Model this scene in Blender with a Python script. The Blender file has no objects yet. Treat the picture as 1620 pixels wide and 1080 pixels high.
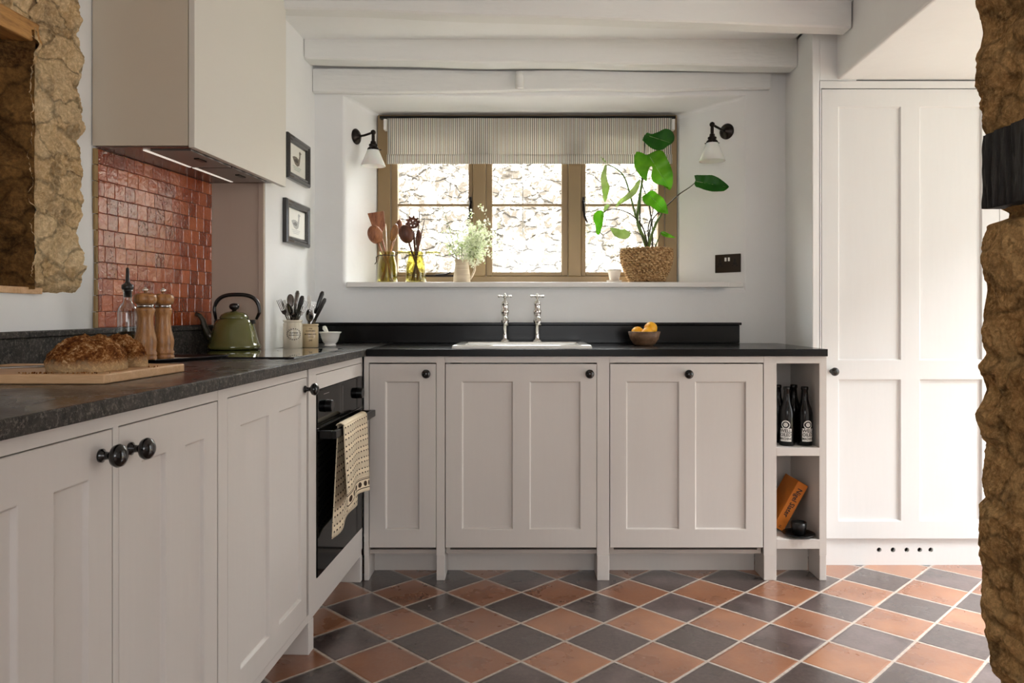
import bpy, bmesh, math, random
from mathutils import Vector, Matrix, noise
PI = math.pi
rnd = random.Random(7)
C = bpy.context.scene.collection

# ------------------------------------------------------------------ helpers
def lin(c):
    c = c / 255.0
    return c / 12.92 if c <= 0.04045 else ((c + 0.055) / 1.055) ** 2.4
def col(r, g, b):
    return (lin(r), lin(g), lin(b), 1)
F, CX, VY, H = 1195.0, 828.0, 495.0, 1.06
def at(u, v, Y):
    return Vector(((u - CX) / F * Y, Y, H + (VY - v) / F * Y))

class NT:
    def __init__(s, name):
        s.m = bpy.data.materials.new(name); s.m.use_nodes = True
        s.t = s.m.node_tree; s.n = s.t.nodes; s.l = s.t.links
        s.b = s.n['Principled BSDF']; s.out = s.n['Material Output']
    def add(s, t, **k):
        n = s.n.new(t)
        for a, b in k.items(): setattr(n, a, b)
        return n
    def link(s, a, b): s.l.new(a, b)
    def coord(s, kind='Object'):
        return s.add('ShaderNodeTexCoord').outputs[kind]
    def mapping(s, src, scale=(1, 1, 1), rot=(0, 0, 0), loc=(0, 0, 0)):
        m = s.add('ShaderNodeMapping'); s.link(src, m.inputs[0])
        m.inputs['Scale'].default_value = scale; m.inputs['Rotation'].default_value = rot; m.inputs['Location'].default_value = loc
        return m.outputs[0]
    def noise(s, src, scale=5, detail=4, rough=.5, dist=0):
        n = s.add('ShaderNodeTexNoise'); s.link(src, n.inputs['Vector'])
        n.inputs['Scale'].default_value = scale; n.inputs['Detail'].default_value = detail
        n.inputs['Roughness'].default_value = rough; n.inputs['Distortion'].default_value = dist
        return n.outputs['Fac']
    def voro(s, src, scale=5, feat='F1', out='Distance', rand=1):
        n = s.add('ShaderNodeTexVoronoi', feature=feat); s.link(src, n.inputs['Vector'])
        n.inputs['Scale'].default_value = scale; n.inputs['Randomness'].default_value = rand
        return n.outputs[out]
    def ramp(s, src, stops):
        r = s.add('ShaderNodeValToRGB'); s.link(src, r.inputs[0])
        e = r.color_ramp.elements
        while len(e) < len(stops): e.new(0.5)
        for k, (p, c) in enumerate(stops):
            e[k].position = p; e[k].color = c if len(c) == 4 else (*c, 1)
        return r.outputs[0]
    def math(s, op, a, b=None, c=None, clamp=False):
        n = s.add('ShaderNodeMath', operation=op, use_clamp=clamp)
        for i, x in enumerate((a, b, c)):
            if x is None: continue
            if isinstance(x, (int, float)): n.inputs[i].default_value = x
            else: s.link(x, n.inputs[i])
        return n.outputs[0]
    def mix(s, f, a, b, mode='MIX'):
        n = s.add('ShaderNodeMix', data_type='RGBA', blend_type=mode)
        for i, x in ((0, f), (6, a), (7, b)):
            if isinstance(x, (int, float)): n.inputs[i].default_value = x
            elif isinstance(x, tuple): n.inputs[i].default_value = x
            else: s.link(x, n.inputs[i])
        return n.outputs[2]
    def bump(s, h, strength=.3, dist=.01, prev=None):
        n = s.add('ShaderNodeBump'); s.link(h, n.inputs['Height'])
        n.inputs['Strength'].default_value = strength; n.inputs['Distance'].default_value = dist
        if prev: s.link(prev, n.inputs['Normal'])
        s.link(n.outputs[0], s.b.inputs['Normal']); return n.outputs[0]
    def sep(s, src):
        n = s.add('ShaderNodeSeparateXYZ'); s.link(src, n.inputs[0]); return n.outputs
    def set(s, **k):
        names = {'color': 'Base Color', 'rough': 'Roughness', 'metal': 'Metallic', 'spec': 'Specular IOR Level',
                 'trans': 'Transmission Weight', 'ior': 'IOR', 'coat': 'Coat Weight', 'sss': 'Subsurface Weight',
                 'em': 'Emission Color', 'es': 'Emission Strength', 'alpha': 'Alpha', 'coatr': 'Coat Roughness'}
        for a, v in k.items():
            i = s.b.inputs[names[a]]
            if isinstance(v, bpy.types.NodeSocket): s.link(v, i)
            else: i.default_value = v
        return s

def plain(name, c, rough=.5, metal=0, bump=0, bscale=80, vary=.0, **k):
    t = NT(name); src = t.coord()
    if vary:
        n = t.noise(src, 6, 4)
        a = tuple(x * (1 - vary) for x in c[:3]) + (1,); b = tuple(min(1, x * (1 + vary)) for x in c[:3]) + (1,)
        t.set(color=t.ramp(n, [(.3, a), (.7, b)]))
    else: t.set(color=c)
    t.set(rough=rough, metal=metal, **k)
    if bump: t.bump(t.noise(src, bscale, 4), bump, .003)
    return t.m

def wood(name, c1, c2, scale=30, rough=.45, axis='Z'):
    t = NT(name)
    sc = {'X': (1, 8, 8), 'Y': (8, 1, 8), 'Z': (8, 8, 1)}[axis]
    src = t.mapping(t.coord(), sc)
    w = t.noise(src, scale / 8, 6, .6, 1.2)
    f = t.noise(src, scale * 1.5, 3, .6)
    g = t.math('ADD', t.math('MULTIPLY', w, .7), t.math('MULTIPLY', f, .3))
    t.set(color=t.ramp(g, [(.35, c1), (.6, c2)]), rough=rough)
    t.bump(g, .15, .001)
    return t.m

def stone_mat(name, dark, mid, light, scale=1.0, rough=.95):
    t = NT(name); src = t.coord()
    big = t.noise(src, 7 * scale, 8, .65, .4)
    fine = t.noise(src, 90 * scale, 6, .75)
    pit = t.voro(src, 60 * scale)
    c1 = t.ramp(big, [(.3, dark), (.5, mid), (.68, light)])
    jd = t.add('ShaderNodeVectorMath', operation='ADD'); js = t.add('ShaderNodeVectorMath', operation='SCALE'); jz = t.add('ShaderNodeTexNoise')
    t.link(src, jz.inputs['Vector']); jz.inputs['Scale'].default_value = 9; t.link(jz.outputs['Color'], js.inputs[0]); js.inputs['Scale'].default_value = .2
    t.link(t.mapping(src, (1, 1, 2.0)), jd.inputs[0]); t.link(js.outputs[0], jd.inputs[1])
    jf = t.math('ADD', t.voro(jd.outputs[0], 6, 'DISTANCE_TO_EDGE'), t.math('MULTIPLY', t.math('SUBTRACT', t.noise(src, 34, 6, .7), .42), .22))
    jt = t.ramp(jf, [(.0, (.55,) * 3), (.08, (1,) * 3)])
    cid = t.voro(jd.outputs[0], 6, 'F1', 'Color')
    cs = t.add('ShaderNodeSeparateColor'); t.link(cid, cs.inputs[0])
    c1 = t.mix(t.math('MULTIPLY', cs.outputs[0], .55), c1, light)
    c2 = t.mix(t.math('MULTIPLY', fine, .8), c1, t.ramp(fine, [(.38, dark), (.6, light)]), 'MIX')
    c2 = t.mix(1.0, c2, jt, 'MULTIPLY')
    t.set(color=c2, rough=rough, spec=.15)
    b0 = t.bump(jt, .9, .012)
    b1 = t.bump(t.noise(src, 30 * scale, 8, .7), .9, .012, b0)
    t.bump(t.math('ADD', fine, t.math('MULTIPLY', pit, .5)), .8, .004, b1)
    return t.m

class MB:
    """collects shapes of ONE part"""
    def __init__(s, M=None): s.bm = bmesh.new(); s.M = M or Matrix()
    def v(s, p): return s.bm.verts.new(s.M @ Vector(p))
    def face(s, vs, mat=0, smooth=False):
        try:
            f = s.bm.faces.new(vs); f.material_index = mat; f.smooth = smooth; return f
        except ValueError: return None
    def box(s, x0, x1, y0, y1, z0, z1, mat=0):
        p = [s.v((x, y, z)) for z in (z0, z1) for y in (y0, y1) for x in (x0, x1)]
        for q in ((0, 2, 3, 1), (4, 5, 7, 6), (0, 1, 5, 4), (2, 6, 7, 3), (0, 4, 6, 2), (1, 3, 7, 5)):
            s.face([p[i] for i in q], mat)
        return s
    def hexa(s, bot, top, mat=0):
        b = [s.v(p) for p in bot]; t = [s.v(p) for p in top]; n = len(b)
        s.face(b[::-1], mat); s.face(t, mat)
        for i in range(n): s.face([b[i], b[(i + 1) % n], t[(i + 1) % n], t[i]], mat)
        return s
    def prism(s, poly, z0, z1, mat=0):
        return s.hexa([(x, y, z0) for x, y in poly], [(x, y, z1) for x, y in poly], mat)
    def lathe(s, prof, c=(0, 0, 0), n=32, mat=0, a0=0, axis='Z', wob=None):
        rings = []
        for r, z in prof:
            if r < 1e-6: rings.append([s.v(s._ax(axis, c, 0, 0, z))]); continue
            ring = []
            for i in range(n):
                a = a0 + 2 * PI * i / n; rr = r * (wob(a, z) if wob else 1)
                ring.append(s.v(s._ax(axis, c, rr * math.cos(a), rr * math.sin(a), z)))
            rings.append(ring)
        for A, B in zip(rings, rings[1:]):
            if len(A) == 1 and len(B) == 1: continue
            for i in range(n):
                j = (i + 1) % n
                if len(A) == 1: s.face([A[0], B[j], B[i]], mat, True)
                elif len(B) == 1: s.face([A[i], A[j], B[0]], mat, True)
                else: s.face([A[i], A[j], B[j], B[i]], mat, True)
        return s
    def _ax(s, axis, c, a, b, z):
        if axis == 'Z': return (c[0] + a, c[1] + b, c[2] + z)
        if axis == 'Y': return (c[0] + a, c[1] + z, c[2] + b)
        return (c[0] + z, c[1] + a, c[2] + b)
    def cyl(s, p0, p1, r0, r1=None, n=20, mat=0):
        return s.tube([p0, p1], [r0, r0 if r1 is None else r1], n, mat)
    def tube(s, pts, rad, n=12, mat=0, closed=False, flat=1.0):
        pts = [Vector(p) for p in pts]
        if isinstance(rad, (int, float)): rad = [rad] * len(pts)
        rings = []; up = None; N = len(pts)
        for i, p in enumerate(pts):
            if closed: d = pts[(i + 1) % N] - pts[i - 1]
            else: d = pts[min(i + 1, N - 1)] - pts[max(i - 1, 0)]
            d.normalize()
            if up is None:
                up = Vector((0, 0, 1)) if abs(d.z) < .9 else Vector((0, 1, 0))
            a = d.cross(up).normalized(); b = a.cross(d).normalized(); up = b
            rings.append([s.v(p + a * (rad[i] * math.cos(2 * PI * k / n)) + b * (rad[i] * flat * math.sin(2 * PI * k / n))) for k in range(n)])
        m = N if closed else N - 1
        for i in range(m):
            A, B = rings[i], rings[(i + 1) % N]
            for k in range(n): s.face([A[k], A[(k + 1) % n], B[(k + 1) % n], B[k]], mat, True)
        if not closed:
            s.face(rings[0][::-1], mat); s.face(rings[-1], mat)
        return s
    def ball(s, c, r, mat=0, n=20, sc=(1, 1, 1), jit=0, js=10, m=12):
        c = Vector(c); prof = []
        rings = []
        for i in range(m + 1):
            th = PI * i / m
            k = 1 if i in (0, m) else n
            ring = []
            for q in range(k):
                a = 2 * PI * q / n
                d = Vector((math.sin(th) * math.cos(a), math.sin(th) * math.sin(a), math.cos(th)))
                rr = r * (1 + (jit * noise.noise(d * js) if jit else 0))
                ring.append(s.v(c + Vector((d.x * sc[0], d.y * sc[1], d.z * sc[2])) * rr))
            rings.append(ring)
        for A, B in zip(rings, rings[1:]):
            for q in range(n):
                j = (q + 1) % n
                if len(A) == 1: s.face([A[0], B[q], B[j]], mat, True)
                elif len(B) == 1: s.face([A[q], B[0], A[j]], mat, True)
                else: s.face([A[q], B[q], B[j], A[j]], mat, True)
        return s
    def grid(s, nu, nv, fn, mat=0, smooth=True, skip=None):
        V = [[None] * (nv + 1) for _ in range(nu + 1)]
        uvs = {}
        for i in range(nu + 1):
            for j in range(nv + 1):
                V[i][j] = s.v(fn(i / nu, j / nv)); uvs[V[i][j]] = (i / nu, j / nv)
        uvl = s.bm.loops.layers.uv.verify()
        for i in range(nu):
            for j in range(nv):
                if skip and skip((i + .5) / nu, (j + .5) / nv): continue
                f = s.face([V[i][j], V[i + 1][j], V[i + 1][j + 1], V[i][j + 1]], mat, smooth)
                if f:
                    for lp in f.loops: lp[uvl].uv = uvs[lp.vert]
        return s
    def build(s, name, mats, parent=None, bevel=0, seg=2, smooth=False, recalc=True, solid=0, sub=0, angle=35, loose=True):
        bm = s.bm
        lv = [v for v in bm.verts if not v.link_faces]
        if lv: bmesh.ops.delete(bm, geom=lv, context='VERTS')
        if recalc: bmesh.ops.recalc_face_normals(bm, faces=bm.faces)
        me = bpy.data.meshes.new(name)
        if parent is not None:
            w = parent_world(parent); bm.transform(w.inverted())
        bm.to_mesh(me); bm.free()
        if not isinstance(mats, (list, tuple)): mats = [mats]
        for m in mats: me.materials.append(m)
        o = bpy.data.objects.new(name, me); C.objects.link(o)
        if parent is not None: o.parent = parent
        if smooth:
            for p in me.polygons: p.use_smooth = True
        if solid:
            q = o.modifiers.new('Solidify', 'SOLIDIFY'); q.thickness = solid; q.offset = 0
        if bevel:
            q = o.modifiers.new('Bevel', 'BEVEL'); q.width = bevel; q.segments = seg; q.limit_method = 'ANGLE'; q.angle_limit = math.radians(angle)
        if sub:
            q = o.modifiers.new('Sub', 'SUBSURF'); q.levels = sub; q.render_levels = sub
        return o

def parent_world(p):
    w = Matrix()
    chain = []
    while p is not None: chain.append(p); p = p.parent
    for q in reversed(chain): w = w @ q.matrix_basis
    return w
def thing(name, label, cat, loc=(0, 0, 0), group=None, rz=0):
    o = bpy.data.objects.new(name, None); C.objects.link(o)
    o.location = loc; o.rotation_euler = (0, 0, rz); o.empty_display_size = .05
    return tag(o, label, cat, group)
def tag(o, label, cat, group=None, kind=None):
    o['label'] = label; o['category'] = cat
    if group: o['group'] = group
    if kind: o['kind'] = kind
    return o
def struct(o, label=None):
    o['kind'] = 'structure'
    if label: o['label'] = label
    return o
def part_label(o, label): o['label'] = label; return o

_tc = {}
def text_geo(body, size=1.0, bold=False):
    k = (body, size)
    if k not in _tc:
        cu = bpy.data.curves.new('t', 'FONT'); cu.body = body; cu.size = size; cu.align_x = 'CENTER'; cu.align_y = 'CENTER'
        cu.resolution_u = 2; cu.offset = .02 * size if bold else 0
        o = bpy.data.objects.new('t', cu); C.objects.link(o)
        dg = bpy.context.evaluated_depsgraph_get()
        me = bpy.data.meshes.new_from_object(o.evaluated_get(dg))
        vs = [v.co.copy() for v in me.vertices]; fs = [tuple(p.vertices) for p in me.polygons]
        bpy.data.objects.remove(o); bpy.data.curves.remove(cu); bpy.data.meshes.remove(me)
        _tc[k] = (vs, fs)
    return _tc[k]
def put_text(mb, body, size, fn, mat=0, bold=False):
    vs, fs = text_geo(body, size, bold)
    V = [mb.v(fn(p.x, p.y)) for p in vs]
    for f in fs: mb.face([V[i] for i in f], mat)

# ------------------------------------------------------------------ materials
def plaster(name, c, b=.25, bs=14):
    t = NT(name); src = t.coord()
    n = t.noise(src, 2.5, 5, .6)
    a = tuple(x * .965 for x in c[:3]) + (1,)
    t.set(color=t.ramp(n, [(.35, a), (.65, c)]), rough=.75, spec=.3)
    b1 = t.bump(t.noise(src, 4, 3), b, .02)
    t.bump(t.noise(src, bs * 3, 5), b * .4, .003, b1)
    return t.m
M_wall = plaster('white_plaster', col(240, 240, 239))
M_ceil = plaster('ceiling_paint', col(244, 244, 243))
t = NT('painted_beam'); src = t.coord()
t.set(color=col(234, 234, 231), rough=.6)
b1 = t.bump(t.noise(t.mapping(src, (1, 6, 6)), 8, 6, .6), .5, .006)
t.bump(t.noise(src, 5, 3), .4, .03, b1); M_beam = t.m

def paint(name, c, rough=.42):
    t = NT(name); src = t.coord()
    n = t.noise(t.mapping(src, (14, 14, 1.2)), 6, 4)
    a = tuple(x * .985 for x in c[:3]) + (1,)
    t.set(color=t.ramp(n, [(.3, a), (.7, c)]), rough=rough, spec=.4)
    t.bump(n, .03, .001)
    return t.m
M_cab = paint('cabinet_paint', col(208, 202, 196))
M_larder = paint('larder_paint', col(228, 228, 227))
M_hoodshade = plain('hood_side_shade', col(200, 189, 171), .5, bump=.03)  # darker than the front panel: shade on the hood side put into the paint
M_inside = plain('cabinet_inside', col(176, 168, 160), .7)
M_dark = plain('dark_gap', col(22, 20, 19), .8)
M_sillw = plain('sill_paint', col(232, 229, 224), .45, bump=.05)
M_trim = paint('window_paint', col(146, 122, 88), .38)
M_black = plain('black_metal', col(20, 19, 18), .3, .6)
M_knob = plain('black_knob', col(14, 13, 12), .18, .3, coat=.5)
M_bronze = plain('dark_bronze', col(38, 32, 29), .32, .75, vary=.2)
M_chrome = plain('chrome', col(225, 222, 218), .08, 1)
M_steel = plain('steel', col(190, 188, 186), .2, 1)
M_cutlery = plain('cutlery_steel', col(128, 124, 120), .16, 1)
M_ceramic = plain('white_ceramic', col(240, 238, 232), .12, coat=.6)
M_cream = plain('cream_stoneware', col(222, 212, 190), .25, coat=.5)
M_tan = plain('tan_stoneware', col(205, 182, 142), .3, coat=.4)
M_ink = plain('label_ink', col(25, 23, 22), .5)
M_brownink = plain('brown_ink', col(70, 48, 28), .5)
M_white = plain('label_white', col(232, 230, 226), .5)
M_terra = plain('pale_pot', col(238, 226, 212), .7, vary=.04)

# dark oiled stone worktop
t = NT('dark_stone'); src = t.coord()
n1 = t.noise(src, 3.0, 8, .65, 1.5); n2 = t.noise(src, 60, 6, .7)
vein = t.ramp(t.noise(t.mapping(src, (1, .6, 1)), 5, 10, .72, 2.2), [(.485, (0, 0, 0)), (.5, (.5, .5, .5)), (.515, (0, 0, 0))])
base = t.ramp(n1, [(.3, col(16, 15, 15)), (.6, col(34, 31, 30)), (.8, col(58, 53, 50))])
base = t.mix(t.math('MULTIPLY', n2, .18), base, col(84, 77, 71))
t.set(color=t.mix(vein, base, col(170, 170, 172)), rough=t.ramp(n1, [(.3, (.2,) * 3), (.7, (.38,) * 3)]), spec=.5)
t.bump(n2, .12, .001); M_stone = t.m
t = NT('dark_stone_edge'); src = t.coord()
n1 = t.noise(src, 24, 8, .7, .6); n2 = t.noise(src, 110, 5, .8)
c0 = t.ramp(n1, [(.38, col(14, 13, 12)), (.62, col(62, 57, 52))])
sp_ = t.ramp(n2, [(.52, (0, 0, 0)), (.62, (1, 1, 1))])
t.set(color=t.mix(t.math('MULTIPLY', sp_, .7), c0, col(128, 120, 110)), rough=.5, spec=.3)
b1 = t.bump(n1, .8, .006); t.bump(n2, .9, .002, b1); M_stonedge = t.m
t = NT('black_timber_top'); src = t.coord()
n1 = t.noise(t.mapping(src, (1, 10, 10)), 5, 6, .6)
t.set(color=t.ramp(n1, [(.3, col(8, 8, 8)), (.7, col(17, 16, 16))]), rough=.2, spec=.22)
t.bump(n1, .06, .001); M_blacktop = t.m
M_glassblack = plain('black_glass', col(8, 8, 9), .05, coat=1, spec=.6)
M_blackware = plain('black_stoneware', col(16, 15, 15), .32, spec=.35)
M_ovenblack = plain('oven_black', col(5, 5, 5), .08, spec=.12)
M_mesh = None
t = NT('filter_mesh'); src = t.coord(); X, Y_, Z = t.sep(t.mapping(src, (1, 1, 1), (0, 0, .785)))
g = t.math('MULTIPLY', t.math('SINE', t.math('MULTIPLY', X, 900)), t.math('SINE', t.math('MULTIPLY', Y_, 900)))
t.set(color=t.ramp(t.math('ADD', t.math('MULTIPLY', g, .5), .5), [(.35, col(96, 92, 90)), (.7, col(196, 190, 186))]), metal=.2, rough=.4); M_mesh = t.m
M_hoodsteel = plain('hood_underside', col(112, 92, 88), .25, .5)

# zellige tiles (one wall tile field, uneven hand-made faces)
def zellige():
    t = NT('terracotta_zellige'); src = t.coord()
    at_ = t.add('ShaderNodeAttribute', attribute_name='tint'); tv = at_.outputs['Fac']
    c = t.ramp(tv, [(0, col(132, 54, 22)), (.35, col(160, 70, 32)), (.7, col(180, 86, 44)), (1, col(198, 108, 62))])
    c = t.mix(t.math('MULTIPLY', t.noise(src, 22, 5, .6), .5), c, col(116, 50, 24))
    t.set(color=c, rough=.05, coat=1, ior=1.75, coatr=.03)
    b1 = t.bump(t.noise(src, 34, 3, .5, 1.0), .5, .006)
    t.bump(t.noise(src, 120, 3, .5, .6), .4, .0022, b1)
    t.l.new(t.b.inputs['Normal'].links[0].from_socket, t.b.inputs['Coat Normal'])
    return t.m
M_zel = zellige()
M_grout = plain('dark_grout', col(104, 62, 44), .9)

# quarry floor: 45 degree chequer of slate and terracotta
def floor_mat():
    t = NT('floor_tiles'); src = t.coord(); X, Y_, Z = t.sep(src)
    D = .2838; x0, y0 = -.008, 2.5835
    xx = t.math('SUBTRACT', X, x0); yy = t.math('SUBTRACT', Y_, y0)
    p = t.math('DIVIDE', t.math('ADD', xx, yy), D); q = t.math('DIVIDE', t.math('SUBTRACT', xx, yy), D)
    fp = t.math('FLOOR', p); fq = t.math('FLOOR', q)
    par = t.math('FLOORED_MODULO', t.math('ADD', fp, fq), 2)
    cell = t.add('ShaderNodeCombineXYZ'); t.link(fp, cell.inputs[0]); t.link(fq, cell.inputs[1])
    wn = t.add('ShaderNodeTexWhiteNoise'); t.link(cell.outputs[0], wn.inputs['Vector']); rv = wn.outputs['Value']
    off = t.add('ShaderNodeVectorMath', operation='SCALE'); t.link(wn.outputs['Color'], off.inputs[0]); off.inputs['Scale'].default_value = 7
    vv = t.add('ShaderNodeVectorMath', operation='ADD'); t.link(src, vv.inputs[0]); t.link(off.outputs[0], vv.inputs[1])
    cl = t.noise(vv.outputs[0], 6.5, 4, .5, .1); fi = t.noise(src, 70, 5, .7)
    terr = t.ramp(t.math('ADD', t.math('MULTIPLY', cl, .75), t.math('MULTIPLY', rv, .25)), [(.25, col(118, 70, 42)), (.48, col(142, 88, 54)), (.7, col(168, 112, 74))])
    slate = t.ramp(t.math('ADD', t.math('MULTIPLY', cl, .8), t.math('MULTIPLY', rv, .2)), [(.3, col(34, 26, 26)), (.52, col(52, 41, 41)), (.75, col(100, 86, 86))])
    c = t.mix(par, terr, slate)
    c = t.mix(t.math('MULTIPLY', t.math('POWER', fi, 2.0), .45), c, col(158, 140, 130))
    def edge(a):
        f = t.math('FRACT', a); return t.math('MINIMUM', f, t.math('SUBTRACT', 1, f))
    e = t.math('MINIMUM', edge(p), edge(q))
    e = t.math('ADD', e, t.math('MULTIPLY', t.math('SUBTRACT', t.noise(src, 25, 3), .5), .012))
    g = t.ramp(e, [(.017, (1, 1, 1)), (.026, (0, 0, 0))])
    t.set(color=t.mix(g, c, t.ramp(fi, [(.3, col(158, 144, 132)), (.7, col(192, 180, 168))])))
    t.set(rough=t.mix(g, t.ramp(cl, [(.3, (.24,) * 3), (.7, (.36,) * 3)]), (.85, .85, .85, 1)), spec=.5, coat=.7, coatr=.22)
    hgt = t.ramp(e, [(.018, (0, 0, 0)), (.05, (1, 1, 1))])
    b1 = t.bump(hgt, .5, .003); t.bump(t.math('ADD', cl, t.math('MULTIPLY', fi, .15)), .2, .003, b1)
    return t.m
M_floor = floor_mat()

M_oldstone = stone_mat('golden_rubble', col(112, 80, 48), col(222, 182, 126), col(246, 222, 180))
M_innerstone = stone_mat('dark_rubble', col(24, 16, 9), col(92, 62, 34), col(160, 118, 66))  # darker tones for the stones inside the recess
M_pillar = stone_mat('brown_rubble', col(72, 50, 26), col(200, 150, 92), col(238, 196, 134), 1.6)
t = NT('charred_oak'); src = t.coord()
n1 = t.noise(t.mapping(src, (60, 60, 6)), 2, 6, .7, .5)
t.set(color=t.ramp(n1, [(.3, col(8, 7, 6)), (.7, col(44, 40, 37))]), rough=.6); t.bump(n1, 1, .01); M_char = t.m
M_oak = wood('old_oak', col(120, 78, 36), col(196, 146, 84), 26, .6, 'Y')
M_board = wood('maple_board', col(196, 150, 106), col(222, 182, 138), 20, .45, 'X')
M_mill = wood('mill_wood', col(112, 66, 30), col(182, 130, 78), 40, .35, 'Z')
M_utwood = wood('utensil_wood', col(110, 58, 32), col(184, 122, 82), 34, .45, 'Z')
M_utdark = wood('dark_utensil_wood', col(60, 30, 18), col(112, 62, 40), 34, .4, 'Z')
M_bowlw = wood('bowl_wood', col(84, 60, 42), col(140, 106, 78), 34, .55, 'X')
M_crust = None
t = NT('bread_crust'); src = t.coord(); X, Y_, Z = t.sep(src)
n = t.noise(src, 190, 6, .75, .4); big = t.noise(src, 42, 6, .65, .6)
cr = t.ramp(t.math('ADD', t.math('MULTIPLY', n, .5), t.math('MULTIPLY', big, .5)), [(.38, col(58, 28, 12)), (.48, col(124, 72, 34)), (.54, col(176, 122, 70)), (.61, col(232, 200, 152))])
low = t.ramp(t.math('ADD', Z, t.math('MULTIPLY', big, .03)), [(.026, (1, 1, 1)), (.040, (0, 0, 0))])
t.set(color=t.mix(t.math('MULTIPLY', low, .65), cr, col(214, 184, 140)), rough=.9, spec=.1); b1 = t.bump(big, .9, .008); t.bump(n, 1.0, .003, b1); M_crust = t.m
t = NT('bread_crumb'); src = t.coord(); v_ = t.voro(src, 110); n = t.noise(src, 60, 4)
t.set(color=t.ramp(v_, [(.1, col(110, 66, 30)), (.5, col(196, 142, 78))]), rough=.95); t.bump(v_, .9, .004); M_crumb = t.m

M_green = plain('olive_enamel', col(96, 96, 50), .12, coat=.7, vary=.06)
M_kblack = plain('kettle_black', col(22, 18, 17), .28, coat=.3)
M_spout = plain('dark_olive', col(44, 42, 28), .2, coat=.5)
def glass(name, c, rough=.02, edge=4, base=.035):
    t = NT(name); t.n.remove(t.b)
    lw = t.add('ShaderNodeLayerWeight'); lw.inputs[0].default_value = .5
    tr = t.add('ShaderNodeBsdfTransparent'); tr.inputs[0].default_value = c
    gl = t.add('ShaderNodeBsdfGlossy'); gl.inputs['Roughness'].default_value = rough
    mx = t.add('ShaderNodeMixShader')
    f = t.math('ADD', base, t.math('MULTIPLY', t.math('POWER', lw.outputs['Facing'], edge), .85), clamp=True)
    t.link(f, mx.inputs[0]); t.link(tr.outputs[0], mx.inputs[1]); t.link(gl.outputs[0], mx.inputs[2])
    t.link(mx.outputs[0], t.out.inputs[0]); return t.m
M_pane = glass('window_glass', (.96, .97, .96, 1))
M_clear = glass('bottle_glass', (.84, .87, .86, 1), .03, 1.8, .08)
M_jarglass = glass('green_jar_glass', (.86, .83, .50, 1), .03, 2.2, .06)
M_oil = glass('olive_oil', (.50, .38, .05, 1), .05, 2, .04)
M_brownglass = plain('dark_bottle_glass', col(7, 6, 6), .12, spec=.4)

M_lemon = plain('lemon_skin', col(250, 178, 22), .4, bump=.35, bscale=260, sss=.05)
M_opal = NT('opal_glass').set(color=col(240, 240, 234), rough=.25, sss=.2).m
M_frame = plain('black_frame', col(26, 23, 21), .25, coat=.5)
M_mount = plain('picture_mount', col(232, 230, 222), .7)
M_rug = None
t = NT('seagrass_weave'); src = t.coord()
tc = t.add('ShaderNodeAttribute', attribute_name='tint').outputs['Fac']
n = t.noise(src, 120, 5, .7)
t.set(color=t.ramp(t.math('ADD', t.math('MULTIPLY', n, .7), t.math('MULTIPLY', tc, .3)), [(.3, col(104, 72, 40)), (.5, col(176, 136, 88)), (.68, col(216, 184, 136))]), rough=.85); t.bump(n, .5, .002); M_weave = t.m

def leaf_mat(name, c1, c2):
    t = NT(name); src = t.coord()
    n = t.noise(src, 18, 4)
    c = t.ramp(n, [(.3, c1), (.7, c2)])
    tl = t.add('ShaderNodeBsdfTranslucent'); t.link(t.mix(.5, c, (min(1, c2[0] * 1.1), min(1, c2[1] * 1.1), c2[2] * .85, 1)), tl.inputs[0])
    mx = t.add('ShaderNodeMixShader'); mx.inputs[0].default_value = .5
    t.set(color=c, rough=.35)
    t.link(t.b.outputs[0], mx.inputs[1]); t.link(tl.outputs[0], mx.inputs[2]); t.link(mx.outputs[0], t.out.inputs[0])
    return t.m
M_leafd = leaf_mat('leaf_dark', col(28, 92, 18), col(52, 128, 26))
M_leafm = leaf_mat('leaf_mid', col(88, 158, 28), col(140, 200, 52))
M_leafp = leaf_mat('leaf_pale', col(150, 184, 104), col(206, 220, 170))
M_stem = plain('plant_stem', col(92, 118, 52), .5)
M_stemd = plain('dark_plant_stem', col(62, 58, 40), .5)
M_flower = leaf_mat('white_petals', col(228, 236, 206), col(246, 248, 238))
M_soil = plain('soil', col(44, 32, 24), .95, bump=.6)

# blind fabric
t = NT('ticking_stripe'); src = t.coord(); X, Y_, Z = t.sep(src)
f = t.math('FRACT', t.math('DIVIDE', X, .0204))
s1 = t.ramp(f, [(0, col(242, 238, 228)), (.14, col(34, 36, 42)), (.28, col(242, 238, 228)), (.46, col(178, 150, 116)), (.56, col(242, 238, 228)), (.68, col(48, 46, 46)), (.82, col(242, 238, 228))])
for n_ in t.n:
    if n_.bl_idname == 'ShaderNodeValToRGB': n_.color_ramp.interpolation = 'CONSTANT'
t.set(color=s1, rough=.85, spec=.2)
tl = t.add('ShaderNodeBsdfTranslucent'); t.link(s1, tl.inputs[0]); mx = t.add('ShaderNodeMixShader'); mx.inputs[0].default_value = .3
t.link(t.b.outputs[0], mx.inputs[1]); t.link(tl.outputs[0], mx.inputs[2]); t.link(mx.outputs[0], t.out.inputs[0])
M_blind = t.m

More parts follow.
